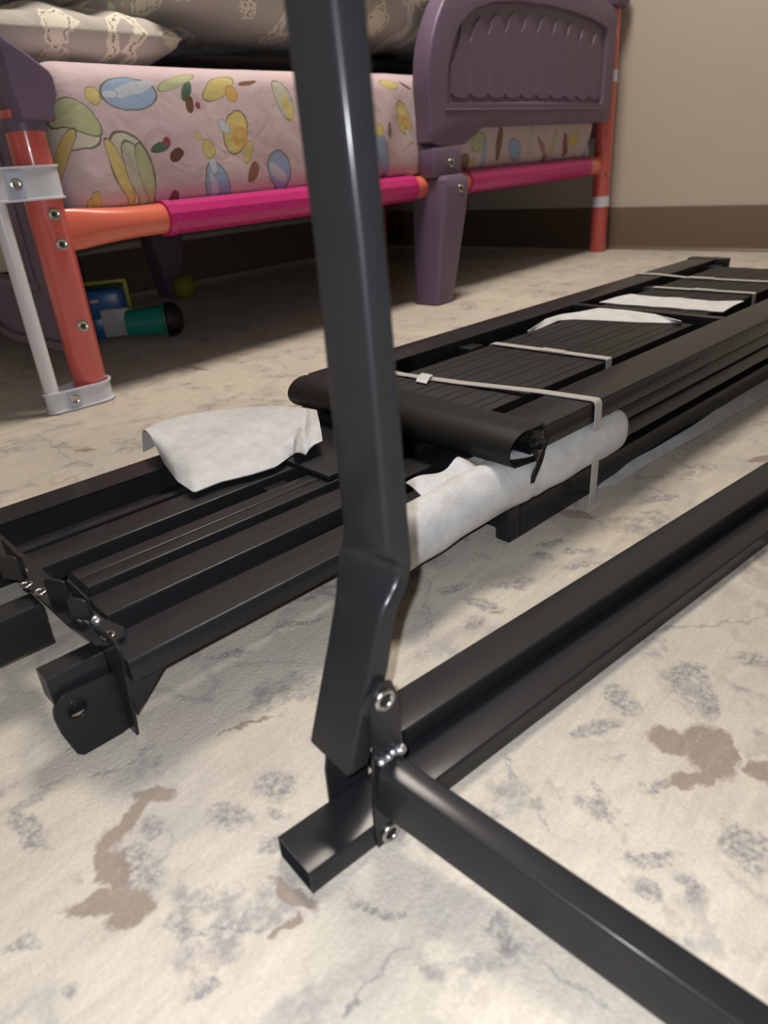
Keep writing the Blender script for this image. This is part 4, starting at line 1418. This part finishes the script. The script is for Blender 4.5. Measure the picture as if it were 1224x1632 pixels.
# roll of foam round the near side of the bundle
roll = MB()
rings = []
NU = 70
for i in range(NU + 1):
    t = i / NU
    u = -0.300 + 0.372 * t
    cv = -0.002 + 0.004 * math.sin(5 * t)
    cz = 0.0665 + 0.006 * t
    e = 1.0
    if t < 0.05: e = 0.55 + 9 * t
    if t > 0.93: e = max(0.35, 1 - ((t - 0.93) / 0.07) ** 2 * 0.65)
    ring = []
    for k in range(36):
        a = 2 * math.pi * k / 36
        w = 1 + 0.03 * math.sin(3 * a + 14 * t) + 0.02 * math.sin(5 * a - 37 * t) + 0.03 * math.exp(-((t - 0.53) / 0.012) ** 2) * -1.5
        ring.append(Q(u, cv + 0.0235 * e * w * math.cos(a), cz + 0.0275 * e * w * math.sin(a) * (1.0)))
    rings.append(ring)
roll.rings(rings)
fr_ = thing('foam_wrap', 'long white foam roll wrapped round the near tube under the end channel', 'packing foam', Q(-0.1, 0.0, 0.04))
roll.build('foam_roll', M['foam'], fr_, angle=80)
g = []
for i in range(40):
    t = i / 39
    row = []
    for j in range(8):
        s = j / 7
        bx, by = 648 + (800 - 648) * t, 792 + (735 - 792) * t
        wv = 1 + 0.25 * math.sin(7.5 * t + 0.4) + 0.15 * math.sin(17 * t)
        hh = (0.010 + 0.010 * math.exp(-((t - 0.50) / 0.10) ** 2)) * wv * (1 - 0.5 * t)
        base = Q(-0.235 + 0.140 * t, 0.006, 0.086)
        row.append(base + BV * (0.024 * s + 0.003 * math.sin(9 * t + 2 * s)) + Z * (hh * math.sin(s * 1.5)))
    g.append(row)
lipf = MB().sheet(g, 0.0012).build('foam_lip', M['foam'], fr_, angle=80)
lipf['label'] = 'wavy free edge of the foam'

# big flap at the left hanging over the tubes
top_px = [(232, 686), (262, 671), (300, 662), (350, 655), (400, 650), (450, 649), (488, 652), (505, 655)]
bot_px = [(262, 738), (284, 768), (309, 785), (352, 768), (402, 756), (440, 744), (470, 722), (514, 703)]
rows = []
def lerp_pts(l, t):
    k = t * (len(l) - 1); i = min(int(k), len(l) - 2); u = k - i
    return (l[i][0] + (l[i + 1][0] - l[i][0]) * u, l[i][1] + (l[i + 1][1] - l[i][1]) * u)
NT_, NS = 18, 44
grid = []
for i in range(NS + 1):
    s = i / NS
    a, b = lerp_pts(top_px, s), lerp_pts(bot_px, s)
    ptop = P(a[0], a[1], 0.114 - 0.008 * s)
    pbot = P(b[0], b[1], 0.0865 + (0.012 if s > 0.85 else 0.0))
    row = []
    back = ptop + BV * 0.030 + Z * (-0.034) + BU * (0.004 + 0.01 * s)
    for j in range(7):
        t = j / 7
        q_ = back.lerp(ptop, t)
        q_.z += 0.010 * math.sin(math.pi * t) 
        row.append(q_)
    for j in range(NT_ + 1):
        t = j / NT_
        q_ = ptop.lerp(pbot, t)
        q_.z += 0.006 * math.sin(math.pi * t) + 0.0016 * math.sin(11 * s + 5 * t) * math.sin(math.pi * t)
        cr = math.exp(-((s - 0.86 - 0.05 * t) / 0.022) ** 2)
        q_.z -= 0.007 * cr
        cr2 = math.exp(-((t - 0.72 - 0.1 * s) / 0.06) ** 2) * s
        q_.z += 0.003 * cr2
        row.append(q_)
    grid.append(row)
fl_ = MB().sheet(grid, 0.0012).build('foam_sheet', M['foam_thin'], None, angle=80)
tag(fl_, 'white foam sheet draped over the tubes at the left of the upright', 'packing foam')

# two pieces between the slat packs
def strip_from(pxb, pxt, zb, zt, name, label, mat, n=40, amp=0.0, thk=0.0012, rows=8, arch_=0.0):
    grid = []
    for i in range(n + 1):
        s = i / n
        a, b = lerp_pts(pxb, s), lerp_pts(pxt, s)
        pa, pb_ = P(a[0], a[1], zb), P(b[0], b[1], zt)
        row = []
        for j in range(rows):
            t = j / (rows - 1)
            q_ = pa.lerp(pb_, t)
            q_.z += amp * math.sin(s * 26 + t * 2) * math.sin(math.pi * min(1, t * 0.9 + 0.05)) + arch_ * math.sin(math.pi * t)
            row.append(q_)
        grid.append(row)
    o = MB().sheet(grid, thk).build(name, mat, None, angle=80)
    tag(o, label, 'packing foam')
    return o


strip_from([(842, 532), (862, 523), (890, 511), (915, 509), (960, 511), (1020, 514), (1060, 515), (1086, 514)],
           [(841, 528), (868, 509), (895, 501), (925, 497), (955, 491), (1000, 495), (1045, 501), (1086, 512)], 0.1175, 0.1235, 'foam_scrap',
           'curled white foam edge standing just before the crossbar', M['foam'], amp=0.0006)
strip_from([(955, 482), (1000, 486), (1060, 490), (1110, 494), (1153, 497.5)],
           [(1006, 469), (1040, 473), (1085, 475), (1130, 480), (1186, 480)], 0.1180, 0.1182, 'foam_scrap',
           'flat white foam piece on the slats just behind the crossbar', M['foam'], amp=0.0016)
strip_from([(945, 782), (985, 770), (1040, 735), (1100, 702), (1160, 668), (1224, 628), (1300, 585)],
           [(957, 750), (1000, 738), (1040, 716), (1096, 684), (1160, 640), (1224, 600), (1300, 560)], 0.0018, 0.010, 'foam_strip',
           'clear foam strip on the carpet along the bottom rail', M['foam_floor'], amp=0.0012, n=60)
